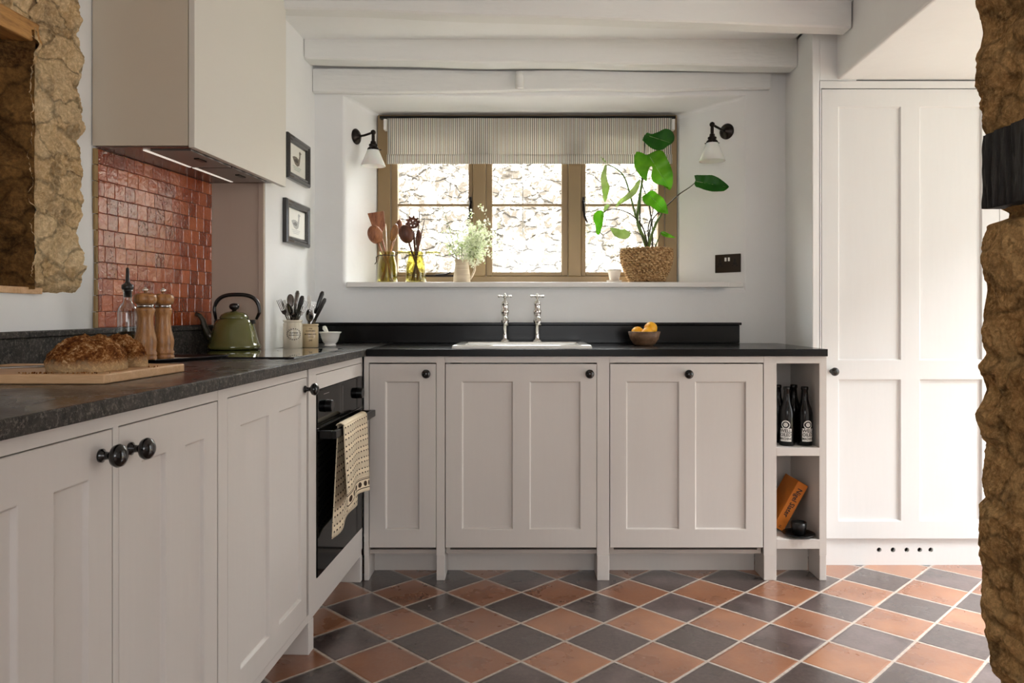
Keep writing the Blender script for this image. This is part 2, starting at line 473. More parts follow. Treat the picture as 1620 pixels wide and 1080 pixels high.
# tea towel: rows of leafy dashes and a dotted border, in the cloth's UV space
t = NT('printed_towel'); uv = t.coord('UV'); U, V, _ = t.sep(uv)
a = t.math('FRACT', t.math('MULTIPLY', U, 11)); r = t.math('MULTIPLY', V, 7.0); b = t.math('FRACT', r)
ax = t.math('ABSOLUTE', t.math('SUBTRACT', a, .5)); bx = t.math('ABSOLUTE', t.math('SUBTRACT', b, .5))
ell = t.math('ADD', t.math('POWER', t.math('DIVIDE', ax, .30), 4), t.math('POWER', t.math('DIVIDE', bx, .36), 4))
ring = t.math('MULTIPLY', t.math('LESS_THAN', ell, 1), t.math('GREATER_THAN', ell, .22))
core = t.math('LESS_THAN', ell, -1)
ring = t.math('MAXIMUM', ring, core)
body = t.math('MULTIPLY', ring, t.math('GREATER_THAN', V, .2))
a2 = t.math('ABSOLUTE', t.math('SUBTRACT', t.math('FRACT', t.math('MULTIPLY', U, 6)), .5)); b2 = t.math('ABSOLUTE', t.math('SUBTRACT', V, .105))
dots = t.math('LESS_THAN', t.math('ADD', t.math('POWER', t.math('DIVIDE', a2, .33), 2), t.math('POWER', t.math('DIVIDE', b2, .035), 2)), 1)
ln = t.math('MAXIMUM', t.math('LESS_THAN', t.math('ABSOLUTE', t.math('SUBTRACT', V, .165)), .006), t.math('LESS_THAN', t.math('ABSOLUTE', t.math('SUBTRACT', V, .05)), .006))
ln = t.math('MAXIMUM', ln, t.math('LESS_THAN', t.math('ABSOLUTE', t.math('SUBTRACT', V, .185)), .004))
ink = t.math('MAXIMUM', body, t.math('MAXIMUM', dots, ln))
t.set(color=t.mix(ink, col(228, 212, 184), col(60, 44, 34)), rough=.9, spec=.15); t.bump(t.noise(t.coord(), 300, 2), .2, .001); M_towel = t.m

# exterior limestone wall
t = NT('limestone_courses'); src = t.coord()
d = t.noise(src, 3, 4); 
mp = t.mapping(src, (1, 1, 2.6))
ad = t.add('ShaderNodeVectorMath', operation='ADD'); t.link(mp, ad.inputs[0])
sc = t.add('ShaderNodeVectorMath', operation='SCALE'); nz = t.add('ShaderNodeTexNoise'); t.link(src, nz.inputs['Vector']); nz.inputs['Scale'].default_value = 6
t.link(nz.outputs['Color'], sc.inputs[0]); sc.inputs['Scale'].default_value = .25; t.link(sc.outputs[0], ad.inputs[1])
e = t.voro(ad.outputs[0], 3.4, 'DISTANCE_TO_EDGE')
j = t.ramp(e, [(.0, (0, 0, 0)), (.06, (1, 1, 1))])
n = t.noise(src, 24, 6, .7)
cc = t.ramp(n, [(.3, col(204, 196, 184)), (.5, col(226, 220, 210)), (.7, col(238, 235, 228))])
jn = t.ramp(t.noise(src, 5, 5, .7), [(.44, (1, 1, 1)), (.60, (0, 0, 0))])
t.set(color=t.mix(t.math('MAXIMUM', j, jn), col(62, 57, 52), t.mix(t.ramp(t.noise(src, 13, 7, .75, .8), [(.46, (1, 1, 1)), (.52, (0, 0, 0))]), col(90, 82, 72), cc)), rough=.9); b1 = t.bump(j, .8, .03); t.bump(n, .8, .02, b1); M_ext = t.m
M_grass = plain('garden_ground', col(120, 116, 96), .95, bump=.4, bscale=20)

# ------------------------------------------------------------------ room shell
WL = [(-1.24, -2.2), (-1.30, 1.87), (-1.315, 2.30), (-1.225, 2.957), (-1.010, 2.957), (-.989, 3.60)]
def wallx(y):
    for (x0, y0), (x1, y1) in zip(WL, WL[1:]):
        if y0 <= y <= y1 and y1 > y0: return x0 + (x1 - x0) * (y - y0) / (y1 - y0)
    return WL[0][0]
ZC = 2.30
mb = MB(); mb.box(-2.2, 3.0, -2.6, 4.3, -.1, 0); fl = struct(mb.build('floor', M_floor))
mb = MB(); mb.box(-2.0, 1.42, -2.4, 4.05, ZC, ZC + .139); struct(mb.build('ceiling', M_ceil))
# lowered ceiling on the right with its long edge
mb = MB(); mb.prism([(1.10, -2.4), (2.9, -2.4), (2.9, 4.05), (1.345, 4.05), (1.317, 3.167), (1.24, 1.5)], 2.04, ZC + .14)
struct(mb.build('ceiling', M_ceil, bevel=.012, seg=3))
# left wall (plaster) with a recess opening near the camera
NZ0, NZ1, NY0, NY1 = 1.122, 1.80, .9, 2.0
mb = MB(); OX = -2.0
def wl_poly(ya, yb):
    pts = [(wallx(ya), ya)] + [(x, y) for x, y in WL[:3] if ya < y < yb] + [(wallx(yb), yb)]
    return [(OX, ya)] + pts + [(OX, yb)]
mb.prism(wl_poly(-2.2, NY0), 0, ZC)
mb.prism(wl_poly(NY0, NY1), 0, NZ0)
mb.prism(wl_poly(NY0, NY1), NZ1, ZC)
mb.prism([(OX, NY0), (-1.62, NY0), (-1.62, NY1), (OX, NY1)], NZ0, NZ1)
mb.prism([(OX, NY1)] + [(wallx(NY1), NY1), WL[2], WL[3], WL[4], WL[5], (OX, 3.60)], 0, ZC)
struct(mb.build('wall_left', M_wall))
# back wall with splayed window reveal
mb = MB()
def loop(x0, x1, z0, z1, y): return [mb.v((x0, y, z0)), mb.v((x1, y, z0)), mb.v((x1, y, z1)), mb.v((x0, y, z1))]
WX0, WX1, WZ0, WZ1, WY = -.741, .780, 1.19, 2.066, 3.85
L0 = loop(-1.2, 1.255, 0, ZC, 3.58)
L1 = loop(-.848, 1.05, 1.19, 2.086, 3.58)
L2 = loop(WX0, WX1, WZ0, WZ1, WY)
L3 = loop(WX0, WX1, WZ0, WZ1, 4.08)
L4 = loop(-2.0, 2.9, 0, 3.2, 4.08)
L5 = loop(-2.0, 2.9, 0, 3.2, 4.0)
for A, B in ((L0, L1), (L1, L2), (L2, L3), (L3, L4), (L4, L5)):
    for i in range(4): mb.face([A[i], A[(i + 1) % 4], B[(i + 1) % 4], B[i]])
ob = mb.build('wall_back', M_wall, bevel=.022, seg=4, angle=10); struct(ob)
# right-hand return beside the larder and wall over it
mb = MB(); mb.prism([(1.242, 3.60), (1.242, 3.22), (1.212, 3.175), (1.212, 3.168), (1.243, 3.168), (1.25, 3.60)], 0, ZC)
mb.box(1.243, 1.40, 3.172, 3.60, 2.035, ZC)
struct(mb.build('wall_right', M_wall, bevel=.008, seg=3))
# outer right wall with the open garden doorway that lights the floor
mb = MB(); mb.box(2.42, 2.55, 1.49, 1.62, 0, 2.04); mb.box(2.42, 2.55, 2.98, 4.0, 0, 2.04); mb.box(2.42, 2.55, 1.62, 2.98, 1.99, 2.04)
mb.box(2.42, 2.55, -2.4, 1.49, 0, 2.04)
struct(mb.build('wall_right', M_wall))
mb = MB(); mb.box(2.06, 2.42, 3.19, 3.30, 0, 2.04); struct(mb.build('wall_back', M_wall))
mb = MB()
for q in ((-2.0, -.6, 0, 2.3), (1.3, 3.0, 0, 2.3), (-.6, 1.3, 0, .85), (-.6, 1.3, 2.05, 2.3)): mb.box(q[0], q[1], -2.55, -2.4, q[2], q[3])
struct(mb.build('wall_rear', M_wall))
# wall the rubble jamb belongs to
mb = MB(); mb.box(.97, 2.42, .95, 1.44, 0, 2.04); struct(mb.build('wall_front', M_wall))

# rubble jamb at the right edge
sil = [(-60, 1538), (0, 1540), (50, 1549), (90, 1541), (120, 1545), (150, 1556), (190, 1549), (213, 1557), (226, 1576), (330, 1576), (338, 1592), (346, 1590), (356, 1558),
       (400, 1549), (460, 1556), (500, 1549), (560, 1556), (580, 1543), (620, 1555), (650, 1542), (700, 1558), (730, 1551), (760, 1547), (790, 1553), (802, 1542), (850, 1545),
       (880, 1550), (910, 1547), (940, 1551), (960, 1547), (1000, 1557), (1040, 1563), (1080, 1577), (1140, 1590), (1400, 1590)]
def silx(v):
    for (a, x), (b, y) in zip(sil, sil[1:]):
        if a <= v <= b: return x + (y - x) * (v - a) / (b - a)
    return sil[0][1] if v < 0 else sil[-1][1]
mb = MB()
def jamb(a, b):
    z = b * 2.04
    v = VY - (z - H) / 1.47 * F
    xe = (silx(v) - CX) / F * 1.47
    L = [(1.0, 1.49), (xe + .015, 1.485), (xe, 1.455), (xe + .004, .95), (1.0, .94)]
    seg = [0, .13, .2, .93, 1.0]
    for i in range(4):
        if seg[i] <= a <= seg[i + 1] + 1e-9:
            k = (a - seg[i]) / (seg[i + 1] - seg[i]); x = L[i][0] + (L[i + 1][0] - L[i][0]) * k; y = L[i][1] + (L[i + 1][1] - L[i][1]) * k; break
    p = Vector((x, y, z))
    cell = noise.voronoi(Vector((0, y * 6 + noise.noise(p * 7) * .4, z * 9)))[0]; jj = min(1, (cell[1] - cell[0]) * 3)
    w = noise.fractal(p * 9, .8, 2.1, 6) * .016 + noise.fractal(p * 45, .7, 2.1, 4) * .006 - jj * .010 + .004
    k = 1 if .13 < a < .95 else 0
    gap = min(1, max(0, 1 - abs(v - 342) / 14))
    return p + Vector((w * k * .8 - .0, w * k * (.3), w * .3))
mb.grid(220, 620, jamb)
rj = mb.build('stone_wall_jamb', M_pillar, recalc=False)
tag(rj, 'rough brown rubble stone wall end at right edge of view', 'stone wall'); rj['kind'] = 'structure'
# charred timber in it
mb = MB()
tx = .893
def char(a, b):
    y = 1.0 + .468 * a; z = 1.262 + (.142 + .012 * (1 - a)) * b
    p = Vector((0, y, z))
    return (tx + noise.fractal(Vector((0, y * 60, z * 5)), .8, 2, 4) * .007, y, z)
mb.grid(120, 40, char)
mb.box(tx + .008, 1.2, 1.0, 1.468, 1.262, 1.404)
def charb(a, b):
    x = tx + .3 * a; z = 1.262 + .142 * b
    return (x, 1.468 + noise.fractal(Vector((x * 60, 1, z * 5)), .8, 2, 4) * .006, z)
mb.grid(60, 30, charb)
tag(mb.build('charred_timber', M_char, recalc=False), 'blackened charred timber beam end built into the rubble stone wall', 'timber beam')

# ceiling beams
def beam(name, X0, X1, y0, y1, zl, zr, top_l, top_r, label, n=40, amp=.004):
    mb = MB(); rows = []
    for i in range(n + 1):
        k = i / n; x = X0 + (X1 - X0) * k; zb = zl + (zr - zl) * k; zt = top_l + (top_r - top_l) * k
        zb += noise.noise(Vector((x * 2.3, y0 * 7, 0))) * amp * 1.6; dy = noise.noise(Vector((x * 2, y0 * 3, 5))) * amp
        zt += noise.noise(Vector((x * 2.1, y0, 9))) * amp * (0 if zt > 2.28 else 1)
        rows.append([mb.v((x, y0 + dy, zb + .006)), mb.v((x, y0 + .008 + dy, zb)), mb.v((x, y1 - .006 + dy, zb)), mb.v((x, y1, zb + .006)), mb.v((x, y1, zt)), mb.v((x, y0 + dy, zt))])
    for A, B in zip(rows, rows[1:]):
        for k in range(6): mb.face([A[k], A[(k + 1) % 6], B[(k + 1) % 6], B[k]])
    mb.face(rows[0]); mb.face(rows[-1][::-1])
    o = mb.build(name, M_beam); tag(o, label, 'beam', None); return o
beam('ceiling_beam', -1.003, 1.303, 3.0, 3.085, 2.273, 2.193, 2.302, 2.300, 'white painted ceiling beam nearest the camera, crossing from hood to right bulkhead')
beam('ceiling_beam', -.992, 1.24, 3.42, 3.52, 2.210, 2.177, 2.302, 2.302, 'white painted ceiling beam in the middle, between nearest beam and window lintel')
b3 = beam('ceiling_beam', -.988, 1.159, 3.546, 3.579, 2.092, 2.112, 2.205, 2.188, 'white painted lintel beam right above the window and striped blind', amp=.006)
mb = MB(); mb.lathe([(0, .0), (.020, .0), (.021, .055), (.018, .075), (0, .078)], (-.018, 3.535, 2.112), 14)
mb.build('peg', M_beam, b3)

# ------------------------------------------------------------------ exterior
mb = MB(); mb.box(-4, 4.5, 6.6, 6.9, -.2, 5.5); struct(tag(mb.build('garden_wall', M_ext), 'sunlit pale limestone wall outside beyond the window', 'stone wall'))
mb = MB(); mb.box(-6, 12, 4.1, 6.6, -.3, -.12); mb.box(3.0, 12, -3, 4.1, -.3, -.12); struct(mb.build('garden_ground', M_grass))

# ------------------------------------------------------------------ window
win = bpy.data.objects.new('window_1', None); C.objects.link(win); struct(win)
win.location = (0, 3.85, 1.205)
k = 3.85 / F
def wx(u): return (u - CX) * k
def wz(v): return H + (VY - v) * k
mb = MB()   # fixed frame: jambs, head, cill, mullions
y0, y1 = 3.835, 3.915
mb.box(WX0, wx(618), y0, y1, 1.206, WZ1); mb.box(wx(1052), WX1, y0, y1, 1.206, WZ1)
mb.box(wx(618), wx(1052), y0, y1, wz(199), WZ1); mb.box(wx(618), wx(1052), y0, y1, 1.206, wz(437))
mb.build('window_frame', M_trim, win, bevel=.004, seg=3)
for a, b in ((748.5, 768.5), (899, 919)):
    mb = MB(); mb.box(wx(a), wx(b), y0 - .006, y1, wz(437), wz(199)); mb.build('mullion', M_trim, win, bevel=.005, seg=3)
for i, (a, b, ga, gb) in enumerate(((619, 748, 629, 741), (769, 898.5, 778.7, 888.5), (919.5, 1051, 926.5, 1041))):
    ys0, ys1 = 3.85, 3.895
    mb = MB(); mb.box(wx(a), wx(ga), ys0, ys1, wz(436.5), wz(199.5)); mb.box(wx(gb), wx(b), ys0, ys1, wz(436.5), wz(199.5))
    mb.box(wx(ga), wx(gb), ys0, ys1, wz(436.5), wz(430)); mb.box(wx(ga), wx(gb), ys0, ys1, wz(208), wz(199.5))
    sash = mb.build('sash', M_trim, win, bevel=.003)
    mb = MB(); mb.box(wx(ga), wx(gb), 3.862, 3.888, wz(325.5), wz(321.5)); mb.build('glazing_bar', M_trim, sash, bevel=.002)
    mb = MB(); mb.box(wx(ga), wx(gb), 3.873, 3.877, wz(430), wz(208)); mb.build('glass_pane', M_pane, sash)
    if i == 1:
        mb = MB(); mb.cyl((wx(827), 3.90, wz(428)), (wx(827), 3.90, wz(210)), .0032, n=8)
        for vv in (293, 362): mb.ball((wx(827), 3.90, wz(vv)), .006, n=8, m=6)
        mb.build('saddle_bar', M_steel, sash)
    if i != 1:
        hx = wx(744.5 if i == 0 else 923); sgn = 1 if i == 0 else -1
        mb = MB(); mb.box(hx - .006, hx + .006, 3.842, 3.851, wz(334), wz(312)); mb.ball((hx, 3.838, wz(320)), .008, n=12, m=8)
        mb.tube([(hx, 3.832, wz(320)), (hx, 3.826, wz(330)), (hx - sgn * .004, 3.824, wz(343)), (hx - sgn * .018, 3.824, wz(353))], [.005, .006, .006, .004], 10)
        mb.build('handle', M_bronze, sash)
    if i == 0:
        mb = MB(); mb.box(wx(672), wx(718), 3.832, 3.842, wz(438), wz(435)); mb.tube([(wx(690), 3.83, wz(435)), (wx(706), 3.825, wz(434)), (wx(714), 3.825, wz(431))], .004, 8)
        mb.build('casement_stay', M_bronze, win)
mb = MB(); mb.prism([(-.826, 3.530), (.962, 3.530), (.962, 3.579), (1.045, 3.581), (.79, 3.84), (-.745, 3.84), (-.842, 3.582), (-.826, 3.579)], 1.181, 1.205)
part_label(mb.build('window_sill', M_sillw, win, bevel=.003), 'white painted sill board')
# blind
bl = thing('roman_blind', 'beige and black ticking striped roman blind pulled halfway up the window', 'blind', (0, 3.80, 1.9))
def bx_(u): return (u - CX) * 3.80 / F
def bz_(v): return H + (VY - v) * 3.80 / F
mb = MB(); mb.grid(60, 12, lambda a, b: (bx_(613) + (bx_(1062) - bx_(613)) * a, 3.795 + .0025 * math.sin(a * 37) + .002 * math.sin(b * 5), bz_(246) + (bz_(187.5) - bz_(246)) * b))
mb.build('fabric', M_blind, bl, solid=.003)
mb = MB(); mb.grid(60, 4, lambda a, b: (bx_(613) + (bx_(1062) - bx_(613)) * a, 3.783 + .002 * math.sin(a * 31 + 1), bz_(260) + (bz_(245.5) - bz_(260)) * b))
mb.build('bottom_fold', M_blind, bl, solid=.012)
mb = MB(); mb.box(bx_(600.5), bx_(1069), 3.80, 3.832, bz_(187), bz_(183.2)); mb.build('headrail', M_black, bl)
for a, b in ((607.5, 612.5), (1062.5, 1067)):
    mb = MB(); mb.box(bx_(a), bx_(b), 3.785, 3.825, bz_(206), bz_(189)); mb.build('bracket', M_white, bl, bevel=.002)

# ------------------------------------------------------------------ cabinets
YB = 2.995
MBk = Matrix(((1, 0, 0, 0), (0, -1, 0, YB), (0, 0, 1, 0), (0, 0, 0, 1)))      # (x, outward, z)
T = Vector((-.038, -1, 0)).normalized(); N = Vector((1, -.038, 0)).normalized(); C0 = Vector((-.640, 3.0, 0))
MLf = Matrix(((T.x, N.x, 0, C0.x), (T.y, N.y, 0, C0.y), (0, 0, 1, 0), (0, 0, 0, 1)))
ML_ = lambda t, n, z: MLf @ Vector((t, n, z))
PX = F / YB
bxx = lambda u: (u - CX) / PX
bzz = lambda v: H + (VY - v) / PX

def panel_door(M, t0, t1, z0, z1, panels, pz, root, knob=None, mat=M_cab, name='door', th=.02, rec=.009, sl=.004):
    """framed door; panels: list of (ta, tb); pz: list of (za, zb)"""
    mb = MB(M)
    ts = sorted([t0, t1] + [x for p in panels for x in p]); zs = sorted([z0, z1] + [x for p in pz for x in p])
    grid = {}
    def g(i, j):
        if (i, j) not in grid: grid[(i, j)] = mb.v((ts[i], 0, zs[j]))
        return grid[(i, j)]
    def isp(i, j):
        return any(abs(ts[i] - a) < 1e-6 and abs(ts[i + 1] - b) < 1e-6 for a, b in panels) and any(abs(zs[j] - a) < 1e-6 and abs(zs[j + 1] - b) < 1e-6 for a, b in pz)
    for i in range(len(ts) - 1):
        for j in range(len(zs) - 1):
            q = [g(i, j), g(i + 1, j), g(i + 1, j + 1), g(i, j + 1)]
            if isp(i, j):
                a, b, c, d = ts[i], ts[i + 1], zs[j], zs[j + 1]
                r = [mb.v((a + sl, -rec, c + sl)), mb.v((b - sl, -rec, c + sl)), mb.v((b - sl, -rec, d - sl)), mb.v((a + sl, -rec, d - sl))]
                mb.face(r)
                for k_ in range(4): mb.face([q[k_], q[(k_ + 1) % 4], r[(k_ + 1) % 4], r[k_]])
            else: mb.face(q)
    nt, nz = len(ts) - 1, len(zs) - 1
    bord = [(i, 0) for i in range(nt)] + [(nt, j) for j in range(nz)] + [(i, nz) for i in range(nt, 0, -1)] + [(0, j) for j in range(nz, 0, -1)]
    fr = [g(*b) for b in bord]
    bk = [mb.v((ts[i], -th, zs[j])) for i, j in bord]
    for k_ in range(len(fr)): mb.face([fr[k_], fr[(k_ + 1) % len(fr)], bk[(k_ + 1) % len(fr)], bk[k_]])
    mb.face(bk)
    d = mb.build(name, mat, root, bevel=.0012, seg=1)
    if knob:
        kt, kz, s = knob
        mb = MB(M)
        prof = [(0, 0), (.011 * s, 0), (.011 * s, .004), (.0065 * s, .007), (.0062 * s, .016), (.009 * s, .019), (.0165 * s, .024), (.019 * s, .031), (.0165 * s, .038), (.009 * s, .043), (0, .0445)]
        # lathe along outward axis
        rings = []
        for r, y in prof:
            rings.append([mb.v((kt, y * 1.0, kz))] if r == 0 else [mb.v((kt + r * math.cos(2 * PI * q / 24), y, kz + r * math.sin(2 * PI * q / 24))) for q in range(24)])
        for A, B in zip(rings, rings[1:]):
            for q in range(24):
                w = (q + 1) % 24
                if len(A) == 1: mb.face([A[0], B[w], B[q]], 0, True)
                elif len(B) == 1: mb.face([A[q], A[w], B[0]], 0, True)
                else: mb.face([A[q], A[w], B[w], B[q]], 0, True)
        part_label(mb.build('knob', M_knob, d), 'round black knob')
    return d
def carcass(M, root, t0, t1, z0=.10, z1=.885, depth=.54, mat=M_inside):
    mb = MB(M); a = t0 + .003; b = t1 - .003; e = .016
    mb.box(a, a + e, -depth, -.021, z0, z1); mb.box(b - e, b, -depth, -.021, z0, z1)
    mb.box(a + e, b - e, -depth, -.021, z0, z0 + e); mb.box(a + e, b - e, -depth, -depth + e, z0 + e, z1)
    mb.build('carcass', mat, root)
ZT = .888
def legs(M, root, spans, depth=.12, z=.10, mat=M_cab):
    for a, b in spans:
        mb = MB(M); mb.box(a, b, -depth, 0, 0, z); mb.build('leg', mat, root, bevel=.002)

def back_cab(name, label, u0, u1, posts, door, knob, pnl, mat=M_cab):
    root = thing(name, label, 'cabinet', (bxx((u0 + u1) / 2), YB, 0), 'cabinets under the sink worktop')
    mb = MB(MBk)
    for a, b in posts: mb.box(bxx(a), bxx(b), -.021, 0, .10, ZT)
    d0, d1 = door
    mb.box(bxx(d0) - .0, bxx(d1), -.0205, 0, bzz(573.5), ZT - .0005)
    mb.build('face_frame', mat, root)
    g = .0022
    panel_door(MBk, bxx(d0) + g, bxx(d1) - g, bzz(866), bzz(575.5), [(bxx(a), bxx(b)) for a, b in pnl], [(bzz(837), bzz(603.5))], root, (bxx(knob[0]), bzz(knob[1]), .95), mat)
    carcass(MBk, root, bxx(u0), bxx(u1))
    legs(MBk, root, [(bxx(a), bxx(b)) for a, b in posts])
    mb = MB(MBk); mb.box(bxx(u0), bxx(u1), -.138, -.122, 0, .099); mb.build('plinth', mat, root)
    return root
back_cab('base_cabinet', 'narrow warm white base cabinet with one panel, in the corner beside the oven', 576, 703.7, [(576, 583.5), (690.5, 703.7)], (583.5, 690.5), (675.5, 590.5), [(610, 663)])
back_cab('base_cabinet', 'warm white two-panel base cabinet directly under the white sink', 703.9, 964, [(944.5, 964)], (703.9, 944.5), (932, 590.5), [(731, 811), (838, 918)])
back_cab('base_cabinet', 'warm white two-panel base cabinet between sink cabinet and open shelves', 964.2, 1208, [], (964.2, 1208), (1087.5, 591), [(991, 1074), (1100, 1180)])
# open shelf unit
sh = thing('open_shelf_unit', 'narrow open shelf unit with bottles and book at worktop end', 'shelves', (bxx(1258), YB, 0))
mb = MB(MBk)
XL, XR = bxx(1208.4), bxx(1307.5); il, ir = bxx(1228.5), bxx(1296.5)
mb.box(XL, il, -.021, 0, .10, ZT); mb.box(ir, XR, -.021, 0, .10, ZT); mb.box(il, ir, -.021, 0, bzz(574.5), ZT)
mb.build('face_frame', M_cab, sh)
mb = MB(MBk); mb.box(il - .016, il, -.50, -.0215, .10, ZT); mb.build('side_panel', M_cab, sh)
mb = MB(MBk); mb.box(ir, XR - .001, -.50, -.0215, .10, ZT); mb.build('side_panel', M_cab, sh)
mb = MB(MBk); mb.box(il, ir, -.34, -.325, .13, ZT); mb.build('back_panel', M_cab, sh)
for a, b in ((708, 721), (853, 868)):
    mb = MB(MBk); mb.box(il, ir, -.324, 0, bzz(b), bzz(a)); mb.build('shelf', M_cab, sh, bevel=.001)
legs(MBk, sh, [(XL, il), (ir, XR)]); mb = MB(MBk); mb.box(il, ir, -.15, -.122, 0, .099); mb.build('plinth', M_cab, sh)

# left run
def left_unit(name, label, t0, t1, cat='cabinet', grp='cabinets along the left wall'):
    return thing(name, label, cat, ML_((t0 + t1) / 2, 0, 0), grp)
def lz(z): return z
ov_t0, ov_t1 = .012, .587
oc = left_unit('oven_housing', 'warm white cabinet housing the black built-in oven, with slim drawer front above', -.002, .64)
mb = MB(MLf)
mb.box(-.002, .012, -.021, 0, .125, ZT); mb.box(.587, .66, -.021, 0, .125, ZT)
mb.box(.012, .587, -.021, 0, .864, ZT); mb.box(.012, .587, -.021, 0, .125, .211)
mb.build('face_frame', M_cab, oc)
mb = MB(MLf); mb.box(.0145, .5845, -.02, -.0005, .8135, .8615); mb.build('drawer_front', M_cab, oc, bevel=.001)
mb = MB(MLf); mb.box(-.0, .66, -.018, -.003, .10, .124); mb.build('bottom_rail', M_cab, oc)
legs(MLf, oc, [(-.002, .028), (.612, .66)], .10)
mb = MB(MLf); mb.box(.028, .612, -.118, -.101, 0, .099); mb.box(-.002, .028, -.118, -.101, 0, .099); mb.build('plinth', M_cab, oc)
ov = thing('built_in_oven', 'black glass built-in oven with bar handle and tea towel', 'oven', ML_(.3, 0, .212))
mb = MB(MLf); mb.box(.0145, .5855, -.33, .004, .2125, .689); mb.build('oven_door', M_ovenblack, ov, bevel=.002)
mb = MB(MLf); mb.box(.0145, .5855, -.33, .004, .692, .811)
fa = mb.build('control_panel', M_ovenblack, ov, bevel=.002)
mb = MB(MLf); mb.box(.0145, .5855, .003, .0075, .6895, .6915); mb.box(.292, .2945, .004, .0048, .70, .80)
mb.box(.46, .52, .004, .0046, .793, .795)
mb.build('trim_line', M_steel, ov)
for kt in (.09, .49):
    mb = MB(MLf)
    rings = [[mb.v((kt + r * math.cos(2 * PI * q / 24), y, .752 + r * math.sin(2 * PI * q / 24))) for q in range(24)] for r, y in ((.021, .004), (.020, .024), (.018, .026), (.0001, .026))]
    for A, B in zip(rings, rings[1:]):
        for q in range(24): mb.face([A[q], A[(q + 1) % 24], B[(q + 1) % 24], B[q]], 0)
    mb.build('dial', M_black, ov)
mb = MB(MLf); mb.box(.03, .57, .045, .060, .655, .680); mb.box(.03, .055, .004, .045, .655, .680); mb.box(.545, .57, .004, .045, .655, .680)
mb.build('handle', M_black, ov, bevel=.002)
# towel
tw = thing('tea_towel', 'cream tea towel with dark printed dashes hung over the oven handle', 'towel', ML_(.35, .06, .68))
def towel_front(a, b):
    s = b; t_ = .20 + .30 * a
    z = .405 + (.687 - .405) * s + .02 * (1 - s) * math.sin(a * 3.0)
    n = .0655 + .006 * math.sin(a * 9 + 1.0 * s) * (1 - .7 * s) + .012 * (1 - s)
    return (t_, n, z)
mb = MB(MLf); mb.grid(30, 30, towel_front); mb.build('front_flap', M_towel, tw, solid=.003)
mb = MB(MLf)
mb.grid(30, 8, lambda a, b: (.20 + .30 * a, .0525 + .013 * math.cos(PI * b), .687 + .008 * math.sin(PI * b)))
mb.build('top_fold', plain('towel_cloth', col(228, 212, 184), .9), tw, solid=.003)
def towel_back(a, b):
    s = b; t_ = .21 + .30 * a * (1 - .10 * s)
    z = .335 + (.687 - .335) * s + .02 * math.sin(a * 4 + 1) * (1 - s)
    return (t_, .0395 + .005 * math.sin(a * 11 + s) * (1 - s) - .006 * (1 - s), z)
mb = MB(MLf); mb.grid(30, 30, towel_back); bf = mb.build('back_flap', M_towel, tw, solid=.003)
for d_ in bf.data.uv_layers.active.data: d_.uv = (d_.uv[0] * 1.2, .2 + d_.uv[1] * 1.1)

def left_cab(label, t0, t1, posts, doors):
    root = left_unit('base_cabinet', label, t0, t1)
    mb = MB(MLf)
    for a, b in posts: mb.box(a, b, -.021, 0, .125, ZT)
    for d in doors: mb.box(d[0], d[1], -.0205, 0, .8635, ZT - .0005)
    mb.build('face_frame', M_cab, root)
    mb = MB(MLf); mb.box(t0, t1, -.018, -.003, .10, .124); mb.build('bottom_rail', M_cab, root)
    for d in doors:
        g = .0022
        panel_door(MLf, d[0] + g, d[1] - g, .127, .861, d[2], [(.197, .788)], root, d[3])
    carcass(MLf, root, t0, t1, depth=.5)
    legs(MLf, root, posts, .10)
    mb = MB(MLf); mb.box(t0, t1, -.118, -.101, 0, .099); mb.build('plinth', M_cab, root)
left_cab('warm white wide two-panel base cabinet left of the oven', .661, 1.295, [(1.247, 1.295)], [(.661 + .016, 1.247, [(.729, .913), (.986, 1.172)], (.700, .828, 1))])
left_cab('warm white base cabinet with a pair of panelled doors, nearest the camera', 1.296, 2.14, [(1.688, 1.704), (2.09, 2.14)],
         [(1.297, 1.688, [(1.363, 1.4476), (1.526, 1.613)], (1.652, .818, 1.05)), (1.704, 2.09, [(1.772, 1.858), (1.936, 2.022)], (1.740, .822, 1.05))])

# ------------------------------------------------------------------ worktops
pf = lambda t, n=.02: ML_(t, n, 0)
a = pf(2.9); e0 = (-.6215, 2.977)
W = lambda y, d=.003: (wallx(y) + d, y)
poly = [e0, (a.x, a.y), (wallx(a.y) + .003, a.y), W(1.87), W(2.298), (-1.222, 2.954), (-1.007, 2.954), (-.987, 3.574), (-.6215, 3.574)]
mb = MB(); mb.prism(poly[::-1], .889, .918)
for f in mb.bm.faces:
    if abs(f.normal.z) < .5: f.material_index = 0
mb.bm.normal_update()
for f in mb.bm.faces:
    if abs(f.normal.z) < .5: f.material_index = 1
wt = tag(mb.build('worktop', [M_stone, M_stonedge], bevel=.0035, seg=3), 'dark grey veined stone worktop along the left wall under the hob', 'worktop')
# upstand along left wall
def offs(y, d): return (wallx(y) + d, y)
mb = MB()
inner = [offs(.1, .024), offs(1.87, .024), (-1.289, 2.295), (-1.199, 2.945)]
outer = [offs(.1, .002), offs(1.87, .002), (-1.312, 2.302), (-1.222, 2.955)]
mb.prism(inner + outer[::-1], .919, .996)
inner2 = [offs(.1, .032), offs(1.87, .032), (-1.281, 2.295), (-1.192, 2.945)]
mb.prism(inner2 + outer[::-1], .9965, 1.013)
mb.bm.normal_update()
us = tag(mb.build('stone_upstand', M_stonedge, bevel=.003), 'dark grey stone upstand along the left wall behind bread and mills', 'upstand')
BT1 = (1310 - CX) / F * 2.977
sx0, sx1, sy0, sy1 = -.262, .262, 3.075, 3.40
mb = MB()
ys, yb_ = 2.977, 3.574
xs = [-.620, sx0, sx1, BT1]; yy = [ys, sy0, sy1, yb_]
vt = {}; vb = {}
